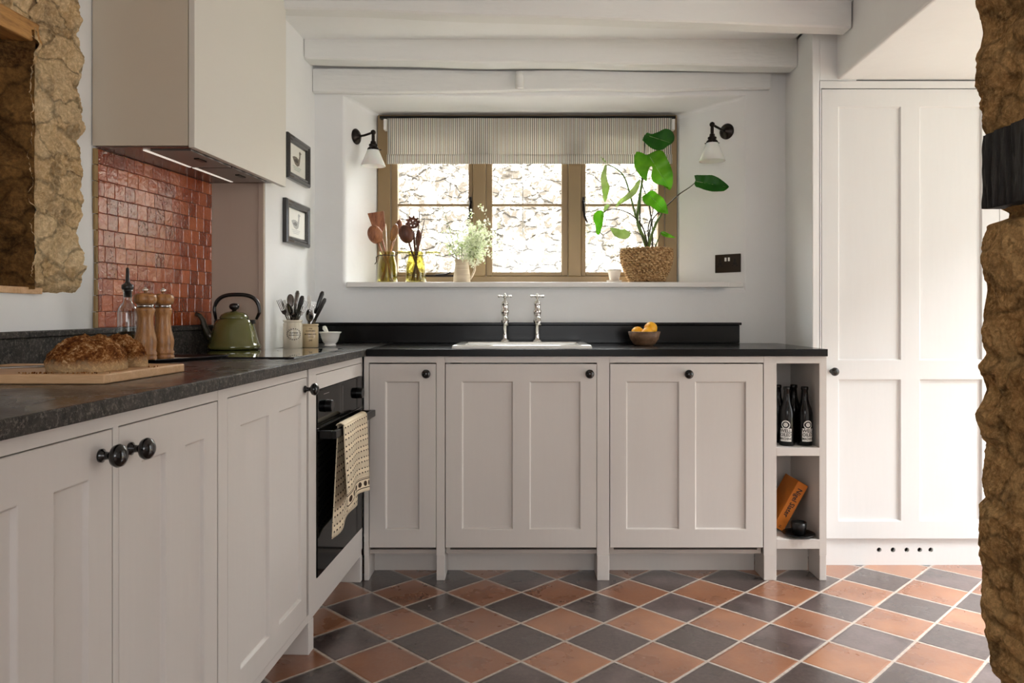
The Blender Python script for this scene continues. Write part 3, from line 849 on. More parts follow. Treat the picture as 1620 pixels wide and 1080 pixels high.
for i, x in enumerate(xs):
    for j, y in enumerate(yy): vt[i, j] = mb.v((x, y, .918)); vb[i, j] = mb.v((x, y, .889))
for i in range(3):
    for j in range(3):
        if (i, j) == (1, 1): continue
        mb.face([vt[i, j], vt[i + 1, j], vt[i + 1, j + 1], vt[i, j + 1]]); mb.face([vb[i, j], vb[i, j + 1], vb[i + 1, j + 1], vb[i + 1, j]])
bd = [(0, 0), (1, 0), (2, 0), (3, 0), (3, 1), (3, 2), (3, 3), (2, 3), (1, 3), (0, 3), (0, 2), (0, 1)]
for p, q in zip(bd, bd[1:] + bd[:1]): mb.face([vt[p], vb[p], vb[q], vt[q]])
hd = [(1, 1), (2, 1), (2, 2), (1, 2)]
for p, q in zip(hd, hd[1:] + hd[:1]): mb.face([vt[q], vb[q], vb[p], vt[p]])
tag(mb.build('worktop', M_blacktop, bevel=.002), 'black worktop with the white sink set in, below the window', 'worktop')
mb = MB(); xe = (1173 - CX) / F * 3.53
mb.box(-.984, xe - .003, 3.548, 3.576, .919, 1.003); mb.box(-.984, xe + .004, 3.538, 3.576, 1.0035, 1.0155)
tag(mb.build('black_upstand', M_blacktop, bevel=.002), 'black upstand with a projecting cap on the wall behind the taps', 'upstand')

# hob
hb = thing('ceramic_hob', 'flat black glass hob under the green kettle', 'hob', ML_(.38, -.3, .918))
mb = MB(MLf); mb.box(.10, .665, -.545, -.045, .9185, .9235); mb.build('glass_plate', M_glassblack, hb, bevel=.001)
M_hobring = plain('hob_print', col(70, 70, 72), .3)
for (t_, n_, r) in ((.25, -.17, .075), (.25, -.40, .10), (.52, -.17, .09), (.52, -.40, .075)):
    mb = MB(MLf); n = 48
    A = [mb.v((t_ + r * math.cos(2 * PI * i / n), n_ + r * math.sin(2 * PI * i / n), .9238)) for i in range(n)]
    B = [mb.v((t_ + (r - .0015) * math.cos(2 * PI * i / n), n_ + (r - .0015) * math.sin(2 * PI * i / n), .9238)) for i in range(n)]
    for i in range(n): mb.face([A[i], A[(i + 1) % n], B[(i + 1) % n], B[i]])
    mb.build('cooking_zone', M_hobring, hb)

# sink
sk = thing('ceramic_sink', 'white ceramic sink set into the black worktop below the window', 'sink', (0, 3.24, .918))
mb = MB()
o0 = [(-.288, 3.03), (.277, 3.03), (.277, 3.455), (-.288, 3.455)]
def rect(x0, x1, y0, y1, z): return [mb.v((x0, y0, z)), mb.v((x1, y0, z)), mb.v((x1, y1, z)), mb.v((x0, y1, z))]
lps = [rect(-.288, .277, 3.03, 3.452, .9185), rect(-.286, .275, 3.032, 3.450, .9305), rect(-.245, .235, 3.085, 3.385, .9305), rect(-.238, .228, 3.092, 3.378, .74),
       rect(-.250, .240, 3.08, 3.39, .728), rect(-.252, .242, 3.08, 3.39, .917)]
for A, B in zip(lps, lps[1:]):
    for i in range(4): mb.face([A[i], A[(i + 1) % 4], B[(i + 1) % 4], B[i]])
mb.face(lps[3]); mb.face(lps[4][::-1])
mb.build('basin', M_ceramic, sk, bevel=.006, seg=3)
mb = MB(); mb.lathe([(0, .742), (.03, .742), (.032, .744), (0, .745)], (-.005, 3.235, 0), 24); mb.build('drain', M_chrome, sk)
for i, (u, lb) in enumerate(((799, 'left chrome tap with cross handle standing behind the white sink'), (850, 'right chrome tap with cross handle standing behind the white sink'))):
    x = (u - CX) / F * 3.42; y = 3.418
    tp = thing('sink_tap', lb, 'tap', (x, y, .9305), 'chrome sink taps')
    mb = MB(); mb.lathe([(0, 0), (.020, 0), (.020, .006), (.011, .010), (.0095, .016), (.0095, .080), (.013, .084), (.016, .090)], (x, y, .9305), 20)
    mb.build('pillar', M_chrome, tp)
    mb = MB(); mb.lathe([(0, .088), (.016, .088), (.0185, .096), (.014, .112), (.0185, .132), (.0195, .140), (.0155, .146), (.0155, .170), (.017, .173), (.012, .180), (.0055, .184), (.005, .196), (0, .197)], (x, y, .9305), 20)
    mb.tube([(x, y, 1.035), (x + .004, y - .045, 1.043), (x + .005, y - .085, 1.030), (x + .005, y - .092, 1.005)], [.010, .0095, .0095, .010], 14)
    mb.build('valve_body', M_chrome, tp)
    mb = MB(); zc = 1.134
    mb.ball((x, y, zc), .010, n=14, m=10, sc=(1, 1, .9))
    for q in range(4):
        an = q * PI / 2 + .15; d = Vector((math.cos(an), math.sin(an), 0)); c = Vector((x, y, zc + .001))
        mb.tube([c + d * .006, c + d * .018, c + d * .026], [.0035, .0045, .0055], 10); mb.ball(c + d * .027, .0062, n=10, m=8)
    mb.ball((x, y, zc + .009), .006, n=10, m=6)
    mb.build('cross_handle', M_chrome, tp)

# ------------------------------------------------------------------ larder
XA, XB, YL = 1.2435, 2.058, 3.167
kl = F / YL
lx = lambda u: (u - CX) / kl
lzv = lambda v: H + (VY - v) / kl
MLd = Matrix(((1, 0, 0, 0), (0, -1, 0, YL), (0, 0, 1, 0), (0, 0, 0, 1)))
la = thing('larder_cupboard', 'tall white larder cupboard with four-panel door and vented plinth', 'cupboard', ((XA + XB) / 2, YL, 0))
mb = MB(MLd); mb.box(XA, lx(1299.3), -.022, 0, .115, 2.032); mb.box(lx(1581.7), XB, -.022, 0, .115, 2.032); mb.box(lx(1299.3), lx(1581.7), -.022, 0, lzv(139.5), 2.032)
mb.build('face_frame', M_larder, la)
panel_door(MLd, lx(1300), lx(1581), lzv(852), lzv(141), [(lx(1326.5), lx(1425)), (lx(1455), lx(1553.5))], [(lzv(569.5), lzv(168.5)), (lzv(824), lzv(600))], la, (lx(1316), lzv(587), .95), M_larder)
mb = MB(MLd); nh = 5
# plinth with five round vent holes
hz = lzv(871); hx = [lx(u) for u in (1393, 1415, 1437, 1457.5, 1475)]; hr = .0098
import itertools
z0, z1 = 0, lzv(853)
cuts = [XA] + [x + s * .018 for x in hx for s in (-1, 1)] + [XB]
for i in range(0, len(cuts) - 1):
    a_, b_ = cuts[i], cuts[i + 1]
    if i % 2 == 0:
        mb.face([mb.v((a_, -.012, z0)), mb.v((b_, -.012, z0)), mb.v((b_, -.012, z1)), mb.v((a_, -.012, z1))])
    else:
        cx = (a_ + b_) / 2; ring = []; n = 32
        rr = [mb.v((cx + hr * math.cos(2 * PI * q / n), -.012, hz + hr * math.sin(2 * PI * q / n))) for q in range(n)]
        ri = [mb.v((cx + hr * math.cos(2 * PI * q / n), -.026, hz + hr * math.sin(2 * PI * q / n))) for q in range(n)]
        oo = []
        for q in range(n):
            an = 2 * PI * q / n; c, s_ = math.cos(an), math.sin(an)
            kx = (b_ - a_) / 2; kzu = z1 - hz; kzd = hz - z0
            t_ = min(kx / abs(c) if abs(c) > 1e-9 else 1e9, (kzu if s_ > 0 else kzd) / abs(s_) if abs(s_) > 1e-9 else 1e9)
            oo.append(mb.v((cx + t_ * c, -.012, hz + t_ * s_)))
        for q in range(n):
            w = (q + 1) % n
            mb.face([rr[q], rr[w], oo[w], oo[q]]); mb.face([rr[q], ri[q], ri[w], rr[w]])
        for sx_, sz_ in ((a_, z0), (b_, z0), (a_, z1), (b_, z1)): # fill corner triangles
            near = sorted(oo, key=lambda v_: (v_.co - mb.M @ Vector((sx_, -.012, sz_))).length)[:2]
            on_s = [v_ for v_ in oo if abs(v_.co.x - sx_) < 1e-6]; on_z = [v_ for v_ in oo if abs(v_.co.z - sz_) < 1e-6]
            if on_s and on_z:
                p1 = min(on_s, key=lambda v_: abs(v_.co.z - sz_)); p2 = min(on_z, key=lambda v_: abs(v_.co.x - sx_))
                mb.face([mb.v((sx_, -.012, sz_)), p1, p2])
mb.box(XA, XB, -.034, -.027, 0, z1, 1)
mb.build('vented_plinth', [M_larder, M_dark], la, recalc=False)
mb = MB(MLd); mb.box(XA, XA + .018, -.41, -.023, .10, 2.03); mb.box(XB - .018, XB, -.41, -.023, .10, 2.03); mb.box(XA + .018, XB - .018, -.41, -.39, .10, 2.03); mb.box(XA + .018, XB - .018, -.39, -.023, 2.012, 2.03); mb.box(XA + .018, XB - .018, -.39, -.023, .10, .118)
mb.build('carcass', M_inside, la)

# ------------------------------------------------------------------ hood
hd_ = thing('cooker_hood', 'boxed-in cream painted extractor hood cover above the hob', 'cooker hood', (-1.13, 2.65, 1.56))
zb = 1.5635
mb = MB()
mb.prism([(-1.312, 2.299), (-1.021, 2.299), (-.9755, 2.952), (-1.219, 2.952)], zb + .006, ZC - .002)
mb.build('side_box', M_hoodshade, hd_, bevel=.001)
mb = MB(); mb.prism([(-1.0185, 2.2985), (-.9995, 2.2965), (-.949, 3.02), (-.968, 3.02)], zb, ZC - .002); mb.build('front_panel', plain('hood_front_paint', col(222, 218, 208), .45, bump=.03), hd_, bevel=.001)
def hp(a, b, z):  # a: 0..1 along, b: 0 wall .. 1 front
    x0 = -1.305 + a * (.083); x1 = -1.022 + a * .0455; y = 2.305 + a * .64
    return (x0 + (x1 - x0) * b, y, z)
mb = MB(); mb.hexa([hp(0, 0, zb + .002), hp(0, 1, zb + .002), hp(1, 1, zb + .002), hp(1, 0, zb + .002)], [hp(0, 0, zb + .0055), hp(0, 1, zb + .0055), hp(1, 1, zb + .0055), hp(1, 0, zb + .0055)])
mb.build('steel_underside', M_hoodsteel, hd_)
for a0, a1 in ((.05, .47), (.49, .93)):
    mb = MB(); q = [hp(a0, .52, 0), hp(a0, .97, 0), hp(a1, .97, 0), hp(a1, .48, 0)]
    mb.hexa([(x, y, zb - .002) for x, y, z in q], [(x, y, zb + .0015) for x, y, z in q]); fm = mb.build('grease_filter', M_mesh, hd_)
    mb = MB(); q = [hp(a0, .44, 0), hp(a0, .475, 0), hp(a1, .455, 0), hp(a1, .42, 0)]
    mb.hexa([(x, y, zb - .0015) for x, y, z in q], [(x, y, zb + .0015) for x, y, z in q]); mb.build('highlight_strip', plain('strip_highlight', col(235, 230, 222), .3, em=col(255, 246, 232), es=.4), hd_)  # weak glow stands in for thin white highlights along the hood underside
    m_ = (a0 + a1) / 2
    mb = MB(); q = [hp(m_ - .04, .80, 0), hp(m_ - .04, .86, 0), hp(m_ + .04, .86, 0), hp(m_ + .04, .80, 0)]
    mb.hexa([(x, y, zb - .006) for x, y, z in q], [(x, y, zb - .002) for x, y, z in q]); mb.build('latch', M_black, fm)

# ------------------------------------------------------------------ zellige splashback
tA = Vector((-1.3115, 2.318, 0)); tB = Vector((-1.2225, 2.950, 0)); td = (tB - tA); tl_ = td.length; td.normalize(); tn = Vector((td.y, -td.x, 0))
spl = thing('tiled_splashback', 'glossy terracotta handmade square tiles on the wall behind the hob', 'tiles', (tA.x, tA.y, 1.0))
mb = MB()
lay = mb.bm.faces.layers.float.new('tint') if False else None
P0 = lambda s, n, z: tA + td * s + tn * n + Vector((0, 0, z))
mb.hexa([P0(0, .0005, 1.014), P0(tl_, .0005, 1.014), P0(tl_, .004, 1.014), P0(0, .004, 1.014)], [P0(0, .0005, 1.5655), P0(tl_, .0005, 1.5655), P0(tl_, .004, 1.5655), P0(0, .004, 1.5655)])
mb.build('grout_bed', M_grout, spl)
rt = random.Random(3)
mb = MB(); tint = []
z = 1.0145; row = 0
while z < 1.56:
    hgt = min(.0505 + rt.uniform(-.001, .001), 1.5645 - z)
    if hgt < .01: break
    s = -rt.uniform(.0, .035)
    while s < tl_ - .002:
        w = .0505 + rt.uniform(-.0025, .0025)
        a_, b_ = max(s, 0) + .0005, min(s + w, tl_) - .0005
        if b_ - a_ > .004:
            n0 = [.008 + rt.uniform(-.0006, .0006) for _ in range(4)]
            nc = .0095
            za, zb_ = z + .0008, z + hgt - .0008; e = .0015
            base = [mb.v(P0(a_, .004, za)), mb.v(P0(b_, .004, za)), mb.v(P0(b_, .004, zb_)), mb.v(P0(a_, .004, zb_))]
            rim = [mb.v(P0(a_, n0[0] - .001, za)), mb.v(P0(b_, n0[1] - .001, za)), mb.v(P0(b_, n0[2] - .001, zb_)), mb.v(P0(a_, n0[3] - .001, zb_))]
            top = [mb.v(P0(a_ + e, n0[0], za + e)), mb.v(P0(b_ - e, n0[1], za + e)), mb.v(P0(b_ - e, n0[2], zb_ - e)), mb.v(P0(a_ + e, n0[3], zb_ - e))]
            tv = rt.random()
            fs = [mb.face(top)] + [mb.face([A[i], A[(i + 1) % 4], B[(i + 1) % 4], B[i]]) for A, B in ((base, rim), (rim, top)) for i in range(4)]
            tint += [tv] * 9
        s += w
    z += hgt; row += 1
o = mb.build('glazed_tiles', M_zel, spl)
at_ = o.data.attributes.new('tint', 'FLOAT', 'FACE')
for i, tv in enumerate(tint[:len(o.data.polygons)]): at_.data[i].value = tv
M_edge = plain('ochre_edge', col(150, 122, 76), .6, vary=.2)
mb = MB()
zz = 1.0145
while zz < 1.56:
    h_ = .05; w1 = .012
    dx = .004 * math.sin(zz * 12)
    q = [P0(-.014 + dx, .001, zz), P0(-.002, .001, zz), P0(-.002, .009, zz), P0(-.014 + dx, .009, zz)]
    q2 = [p + Vector((0, 0, min(h_, 1.5645 - zz) - .002)) for p in q]
    mb.hexa(q, q2); zz += h_
mb.build('edge_tiles', M_edge, spl, bevel=.001)

# ------------------------------------------------------------------ stone recess in left wall
rc = thing('stone_recess', 'recess in the left wall with exposed golden rubble stone surround', 'recess', (-1.30, 2.0, 1.12))
def wobble(z): return .010 * noise.noise(Vector((z * 5, 3.1, 0))) + .008 * noise.noise(Vector((z * 23, 1, 0)))
mb = MB()
def surround(a, b):
    z = 1.108 + (2.297 - 1.108) * b
    bot = min(1, max(0, (z - 1.108) / .03))
    ins = 1.0 if z < 1.80 else 0.0
    end = 2.212 + wobble(z) + (.02 if z < 1.2 else 0) - .03 * max(0, (z - 1.9))
    y = 1.972 + (end + .02 - 1.972) * a + wobble(z + 5) * .7 * (1 - a)
    x = wallx(y)
    edge = min(1, max(0, (end - y) / .02)); edge = edge * edge * (3 - 2 * edge)
    p = Vector((0, y, z))
    cell = noise.voronoi(Vector((0, y * 5 + noise.noise(p * 8) * .3, z * 6)))[0]
    j = min(1, (cell[1] - cell[0]) * 3)
    h = .010 + .014 * j + noise.fractal(p * 16, .7, 2, 6) * .014
    return (x + (h + .006) * edge * bot - .012 * (1 - edge * bot), y, z)
mb.grid(90, 360, surround)
def over(a, b):
    y = .9 + 1.12 * a; z = 1.818 + (2.297 - 1.818) * b; p = Vector((0, y, z))
    cell = noise.voronoi(Vector((0, y * 5, z * 6)))[0]; j = min(1, (cell[1] - cell[0]) * 3)
    return (wallx(y) + .006 + .012 * j + noise.fractal(p * 22, .8, 2, 5) * .010, y, z)
mb.grid(120, 60, over)
part_label(mb.build('stone_surround', M_oldstone, rc, recalc=False), 'exposed golden rubble stone')
mb = MB()
def jamb_in(a, b):
    z = NZ0 + (NZ1 - NZ0) * b; x = -1.278 - .332 * a
    p = Vector((x, 1.2, z)); cell = noise.voronoi(Vector((x * 4, 0, z * 7)))[0]; j = min(1, (cell[1] - cell[0]) * 3)
    return (x, 1.980 + wobble(z + 5) * .7 * (1 - a) - .030 * j * min(1, a * 4) - noise.fractal(p * 18, .8, 2, 5) * .014 * min(1, a * 4) - .004, z)
mb.grid(60, 110, jamb_in)
def back_in(a, b):
    z = NZ0 + (NZ1 - NZ0) * b; y = .9 + 1.1 * a; p = Vector((1.3, y, z)); cell = noise.voronoi(Vector((0, y * 4, z * 7)))[0]; j = min(1, (cell[1] - cell[0]) * 3)
    return (-1.590 + .02 * j + noise.fractal(p * 18, .8, 2, 4) * .012, y, z)
mb.grid(80, 60, back_in)
part_label(mb.build('inner_stones', M_innerstone, rc, recalc=False), 'dark stones inside the recess')
mb = MB(); mb.hexa([(-1.33, .9, 1.735), (-1.275, .9, 1.735), (wallx(2.03) + .022, 2.03, 1.772), (-1.36, 2.03, 1.772)], [(-1.33, .9, 1.802), (-1.278, .9, 1.802), (wallx(2.03) + .018, 2.03, 1.828), (-1.36, 2.03, 1.828)])
mb.build('timber_lintel', M_oak, rc, bevel=.004)
mb = MB(); mb.box(-1.60, -1.292, .92, 2.03, 1.1105, 1.128); mb.build('timber_sill', M_board, rc, bevel=.002)

# boarded side of the hob alcove, taupe darkened for shade under the hood
M_taupeshade = paint('taupe_shade_paint', col(186, 168, 152), .5)
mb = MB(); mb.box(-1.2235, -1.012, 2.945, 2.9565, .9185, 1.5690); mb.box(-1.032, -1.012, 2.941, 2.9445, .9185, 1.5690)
struct(mb.build('trim_1', M_taupeshade, bevel=.001))
# ------------------------------------------------------------------ pictures
def picture(label, y0, y1, z0, z1, duck):
    pw = Vector((.021, .643, 0)).normalized()       # along wall towards the corner
    org = Vector((wallx(3.3), 3.3, 0)); pn = Vector((pw.y, -pw.x, 0))
    M = Matrix(((pw.x, pn.x, 0, wallx(y0)), (pw.y, pn.y, 0, y0), (0, 0, 1, 0), (0, 0, 0, 1)))
    w = y1 - y0
    r = thing('picture_frame', label, 'picture', (wallx(y0), y0, z0), 'duck pictures on the wall')
    mb = MB(M)
    prof = [(0, .002), (0, .018), (.006, .024), (.014, .024), (.020, .019), (.027, .019), (.033, .012), (.033, .002)]
    L = []
    for d, h in prof: L.append([mb.v((d, h, z0 + d)), mb.v((w - d, h, z0 + d)), mb.v((w - d, h, z1 - d)), mb.v((d, h, z1 - d))])
    for A, B in zip(L, L[1:]):
        for i in range(4): mb.face([A[i], A[(i + 1) % 4], B[(i + 1) % 4], B[i]])
    mb.build('frame', M_frame, r)
    mb = MB(M); mb.box(.031, w - .031, .003, .008, z0 + .031, z1 - .031); pr = mb.build('print', M_mount, r)
    cx, cz = w / 2, (z0 + z1) / 2 + .004
    mi = [plain('print_ink', col(*c), .8) for c in duck]
    mb = MB(M)
    def blob(pts, m): mb.face([mb.v((cx + a_, .0085 + .0002 * m, cz + b_)) for a_, b_ in pts], m)
    blob([(-.062, .004), (-.04, .010), (-.01, .012), (.02, .006), (.034, -.006), (.026, -.02), (0, -.028), (-.03, -.022), (-.05, -.008)], 0)
    blob([(.018, .004), (.026, .022), (.022, .036), (.030, .044), (.042, .042), (.056, .036), (.044, .033), (.040, .018), (.036, -.004)], 0)
    blob([(-.045, -.006), (-.01, .004), (.014, -.004), (0, -.014), (-.03, -.012)], 1)
    for q in range(3): blob([(-.06 + q * .01, -.031 - q * .007), (.05 - q * .01, -.031 - q * .007), (.05 - q * .01, -.034 - q * .007), (-.06 + q * .01, -.034 - q * .007)], 2)
    mb.build('duck_drawing', mi, pr)
    return r
picture('upper black framed duck print, partly behind the hood', 3.165, 3.452, 1.629, 1.820, [(120, 112, 100), (70, 64, 58), (178, 190, 176)])
picture('lower black framed pencil sketch of a duck', 3.145, 3.445, 1.355, 1.541, [(176, 174, 170), (130, 128, 124), (200, 200, 198)])

# ------------------------------------------------------------------ wall lamps
def wall_lamp(label, base, nrm, d, zarm, shade_top, r0, r1, hh):
    nrm = Vector(nrm).normalized(); b = Vector(base)
    r = thing('wall_lamp', label, 'wall lamp', b, 'wall lamps beside the window')
    sd = Vector((-nrm.y, nrm.x, 0)); M = Matrix(((sd.x, 0, nrm.x, b.x), (sd.y, 0, nrm.y, b.y), (0, 1, 0, b.z), (0, 0, 0, 1)))
    mb = MB(M); mb.lathe([(0, .001), (.038, .001), (.038, .004), (.034, .008), (.026, .014), (.012, .018), (.009, .024), (0, .025)], n=32); mb.build('backplate', M_bronze, r)
    e = b + nrm * d; e.z = zarm
    mb = MB(); mb.tube([b + nrm * .02, b + nrm * (d * .5) + Vector((0, 0, .002)), e], .0055, 12); mb.ball(e, .0125, n=16, m=10)
    mb.tube([e, e - Vector((0, 0, .02)), e - Vector((0, 0, zarm - shade_top - .032))], [.007, .008, .008], 12)
    mb.build('arm', M_bronze, r)
    c = Vector((e.x, e.y, shade_top))
    mb = MB(); mb.lathe([(0, .040), (.011, .040), (.013, .034), (.013, .028), (.020, .024), (.021, .018), (.017, .014), (.024, .008), (.028, .002), (.028, -.008), (.024, -.008), (0, -.004)], c, 24)
    for q in range(3):
        an = q * 2.094 + .3; mb.tube([c + Vector((.026 * math.cos(an), .026 * math.sin(an), .0)), c + Vector((.038 * math.cos(an), .038 * math.sin(an), .0))], .0025, 8)
    mb.build('lamp_holder', M_bronze, r)
    mb = MB(); mb.lathe([(r0, 0), (r0 + .002, -.004), (r1, -hh), (r1 - .0035, -hh), (r0 - .002, -.006), (r0 - .004, -.001)], c, 40); mb.build('glass_shade', M_opal, r)
    mb = MB(); mb.ball(c + Vector((0, 0, -.032)), .019, n=16, m=10); mb.cyl(c + Vector((0, 0, -.02)), c + Vector((0, 0, -.004)), .012); mb.build('bulb', M_ceramic, r)
wall_lamp('dark bronze wall lamp with white glass shade left of the window', (-.813, 3.667, 1.916), (.93, -.368, 0), .098, 1.928, 1.846, .026, .059, .080)
wall_lamp('dark bronze wall lamp with white glass shade right of the window', (.983, 3.647, 1.936), (-.707, -.707, 0), .135, 1.946, 1.862, .026, .061, .088)

# socket
c_ = Vector((.988, 3.642, 1.299)); n_ = Vector((-.707, -.707, 0)); s_ = Vector((.707, -.707, 0))
Ms = Matrix(((s_.x, n_.x, 0, c_.x), (s_.y, n_.y, 0, c_.y), (0, 0, 1, c_.z), (0, 0, 0, 1)))
so = thing('double_socket', 'dark bronze double power socket on the wall right of the sill', 'socket', c_)
mb = MB(Ms); mb.box(-.068, .068, .0005, .008, -.044, .044); mb.build('plate', plain('socket_bronze', col(58, 50, 42), .35, .6), so, bevel=.002)
for sx in (-1, 1):
    mb = MB(Ms); mb.box(sx * .009 - .005, sx * .009 + .005, .008, .012, .010, .028); part_label(mb.build('switch', M_ceramic, so, bevel=.001), 'white rocker switch')
    mb = MB(Ms); x = sx * .040
    mb.box(x - .004, x + .004, .008, .0088, .006, .022); mb.box(x - .016, x - .006, .008, .0088, -.016, -.010); mb.box(x + .006, x + .016, .008, .0088, -.016, -.010); mb.box(x - .010, x + .010, .008, .0084, -.008, .004)
    mb.build('socket_holes', M_dark, so)

# ------------------------------------------------------------------ chopping board, bread, knife
ZW = .918
def wpt(u, v, Y, z=None):
    p = at(u, v, Y)
    return p if z is None else Vector((p.x, p.y, z))
bd_ = thing('chopping_board', 'pale wooden chopping board holding the bread at left of worktop', 'chopping board', (-.95, 1.66, ZW))
mb = MB(); mb.prism([(-1.245, 1.502), (-.833, 1.502), (-.817, 1.822), (-1.235, 1.822)], ZW + .0005, ZW + .0205); mb.build('board', M_board, bd_, bevel=.0035, seg=3)
ZB = ZW + .0208
br = thing('bread_loaf', 'round crusty brown sourdough loaf on the chopping board', 'bread', (-.924, 1.602, ZB))
mb = MB()
cx, cy = -.924, 1.602
def loaf(cx, cy, rx, ry, h, seed, cut=None):
    mb = MB(Matrix.Translation((cx, cy, 0))); n, m = 130, 54; rings = []
    for i in range(m + 1):
        th = (PI * .5) * (i / m) * 1.12
        ring = []
        for q in range(n):
            a = 2 * PI * q / n
            d = Vector((math.sin(min(th, 1.95)) * math.cos(a), math.sin(min(th, 1.95)) * math.sin(a), math.cos(th)))
            w = 1 + .06 * noise.fractal(d * 2.6 + Vector((seed, 0, 0)), .8, 2, 4) + (.045 * noise.fractal(d * 8 + Vector((seed, 4, 0)), .7, 2, 6)) * min(1, max(.15, d.z * 2))
            # scored ear
            g = math.exp(-((d.x * .75 + d.y * .5 - .10 + .06 * math.sin(d.y * 4)) / .09) ** 2) * max(0, d.z) * .07
            g2 = math.exp(-((d.x * .75 + d.y * .5 - .24) / .07) ** 2) * max(0, d.z) * .05
            w = w - g + g2
            z = max(0, d.z * h * w + h * .18) / 1.18
            x = d.x * rx * w; y = d.y * ry * w
            if cut is not None: y = min(y, cut) if cut > 0 else max(y, cut)
            ring.append(mb.v((x, y, ZB + z)))
        rings.append(ring)
    for A, B in zip(rings, rings[1:]):
        for q in range(n): mb.face([A[q], B[q], B[(q + 1) % n], A[(q + 1) % n]], 0, True)
    mb.face(rings[-1]); return mb
lf = loaf(cx, cy, .0745, .080, .074, 1.0).build('crust', M_crust, br)
sl_ = tag(loaf(-.922, 1.716, .068, .026, .072, 5.0, cut=None).build('bread_slice', M_crust), 'cut end piece of bread just behind the round loaf', 'bread')
for o_ in (lf, sl_):
    pass
# shift texture origins so the pale lower band sits at the loaf's foot
for o_, l in ((sl_, (-.922, 1.716, ZB)),):
    o_.data.transform(Matrix.Translation((-l[0], -l[1], -l[2]))); o_.location = l
mb = MB()
rc_ = random.Random(11)
for i in range(60):
    x = rc_.gauss(-.93, .07); y = rc_.uniform(1.508, 1.522) if i < 55 else rc_.uniform(1.6, 1.72)
    if i >= 55: x = rc_.uniform(-.842, -.825)
    if x > -.825 or x < -1.2: continue
    mb.ball((x, y, ZB + .0012), rc_.uniform(.0008, .0024), n=6, m=4)
tag(mb.build('bread_crumbs', M_crust), 'scattered brown crumbs on the chopping board around the loaf', 'crumbs', kind='stuff')
kn = thing('bread_knife', 'steel bread knife lying on the chopping board behind the loaf', 'knife', (-1.05, 1.70, ZB))
mb = MB(); mb.prism([(-1.17, 1.648), (-1.14, 1.634), (-.985, 1.745), (-.985, 1.775), (-1.01, 1.775)], ZB + .001, ZB + .0030); mb.build('blade', M_steel, kn)
mb = MB(); mb.tube([(-1.235, 1.60, ZB + .0085), (-1.19, 1.625, ZB + .0085), (-1.155, 1.645, ZB + .0065)], [.008, .008, .006], 10); mb.build('handle', M_kblack, kn)

# tray, oil bottle, mills
tr = thing('serving_tray', 'flat dark rimmed tray with checked pattern under the oil and mills', 'tray', (-1.10, 2.26, ZW))
TL = [(-1.262, 2.13), (-1.06, 2.085), (-.915, 2.31), (-1.03, 2.44), (-1.232, 2.38)]
TL = [(-1.275, 2.10), (-1.02, 2.11), (-.93, 2.245), (-1.0, 2.40), (-1.262, 2.40)]
TL = [(-1.262, 2.13), (-1.04, 2.13), (-.925, 2.36), (-.935, 2.40), (-1.225, 2.40)]
t = NT('tray_check'); src = t.coord('Object'); X, Y_, Z = t.sep(src)
g1 = t.math('LESS_THAN', t.math('FRACT', t.math('MULTIPLY', X, 24)), .14); g2 = t.math('LESS_THAN', t.math('FRACT', t.math('MULTIPLY', Y_, 14)), .14)
t.set(color=t.mix(t.math('MAXIMUM', g1, g2), col(206, 196, 180), col(50, 44, 40)), rough=.35); M_tray = t.m
cxm = sum(p[0] for p in TL) / 5; cym = sum(p[1] for p in TL) / 5
ins = [(cxm + (x - cxm) * .94, cym + (y - cym) * .94) for x, y in TL]
mb = MB(); mb.hexa([(x, y, ZW + .0005) for x, y in ins], [(x, y, ZW + .004) for x, y in ins]); mb.build('tray_base', M_tray, tr)
mb = MB(); A = [mb.v((x, y, ZW + .0005)) for x, y in ins]; B = [mb.v((x, y, ZW + .009)) for x, y in TL]; B2 = [mb.v((x, y, ZW + .0105)) for x, y in TL]; A2 = [mb.v((x, y, ZW + .0045)) for x, y in ins]
for P_, Q_ in ((A, B), (B, B2), (B2, A2)):
    for i in range(5): mb.face([P_[i], P_[(i + 1) % 5], Q_[(i + 1) % 5], Q_[i]])
mb.build('tray_rim', M_kblack, tr)
ZTr = ZW + .0045
ob_ = thing('oil_bottle', 'clear glass olive oil bottle with black pourer, standing before the red tiles', 'bottle', (-1.19, 2.27, ZTr))
bxc, byc = -1.192, 2.275
mb = MB(); n8 = 8
prof = [(0, 0), (.026, 0), (.0285, .004), (.0285, .135), (.027, .150), (.020, .162), (.0135, .170), (.0125, .178), (.0125, .200), (.015, .203), (.015, .208), (.011, .208)]
mb.lathe(prof, (bxc, byc, ZTr), 24); mb.build('bottle_glass', M_clear, ob_)
mb = MB(); mb.lathe([(0, .003), (.025, .003), (.0268, .006), (.0268, .082), (0, .082)], (bxc, byc, ZTr), 24); mb.build('oil', M_oil, ob_)
mb = MB(); mb.lathe([(0, .185), (.010, .185), (.011, .208), (.016, .209), (.017, .214), (.0165, .222), (.009, .226), (.006, .232), (.0045, .27), (.003, .274), (0, .274)], (bxc, byc, ZTr), 20); mb.build('pourer', M_kblack, ob_)
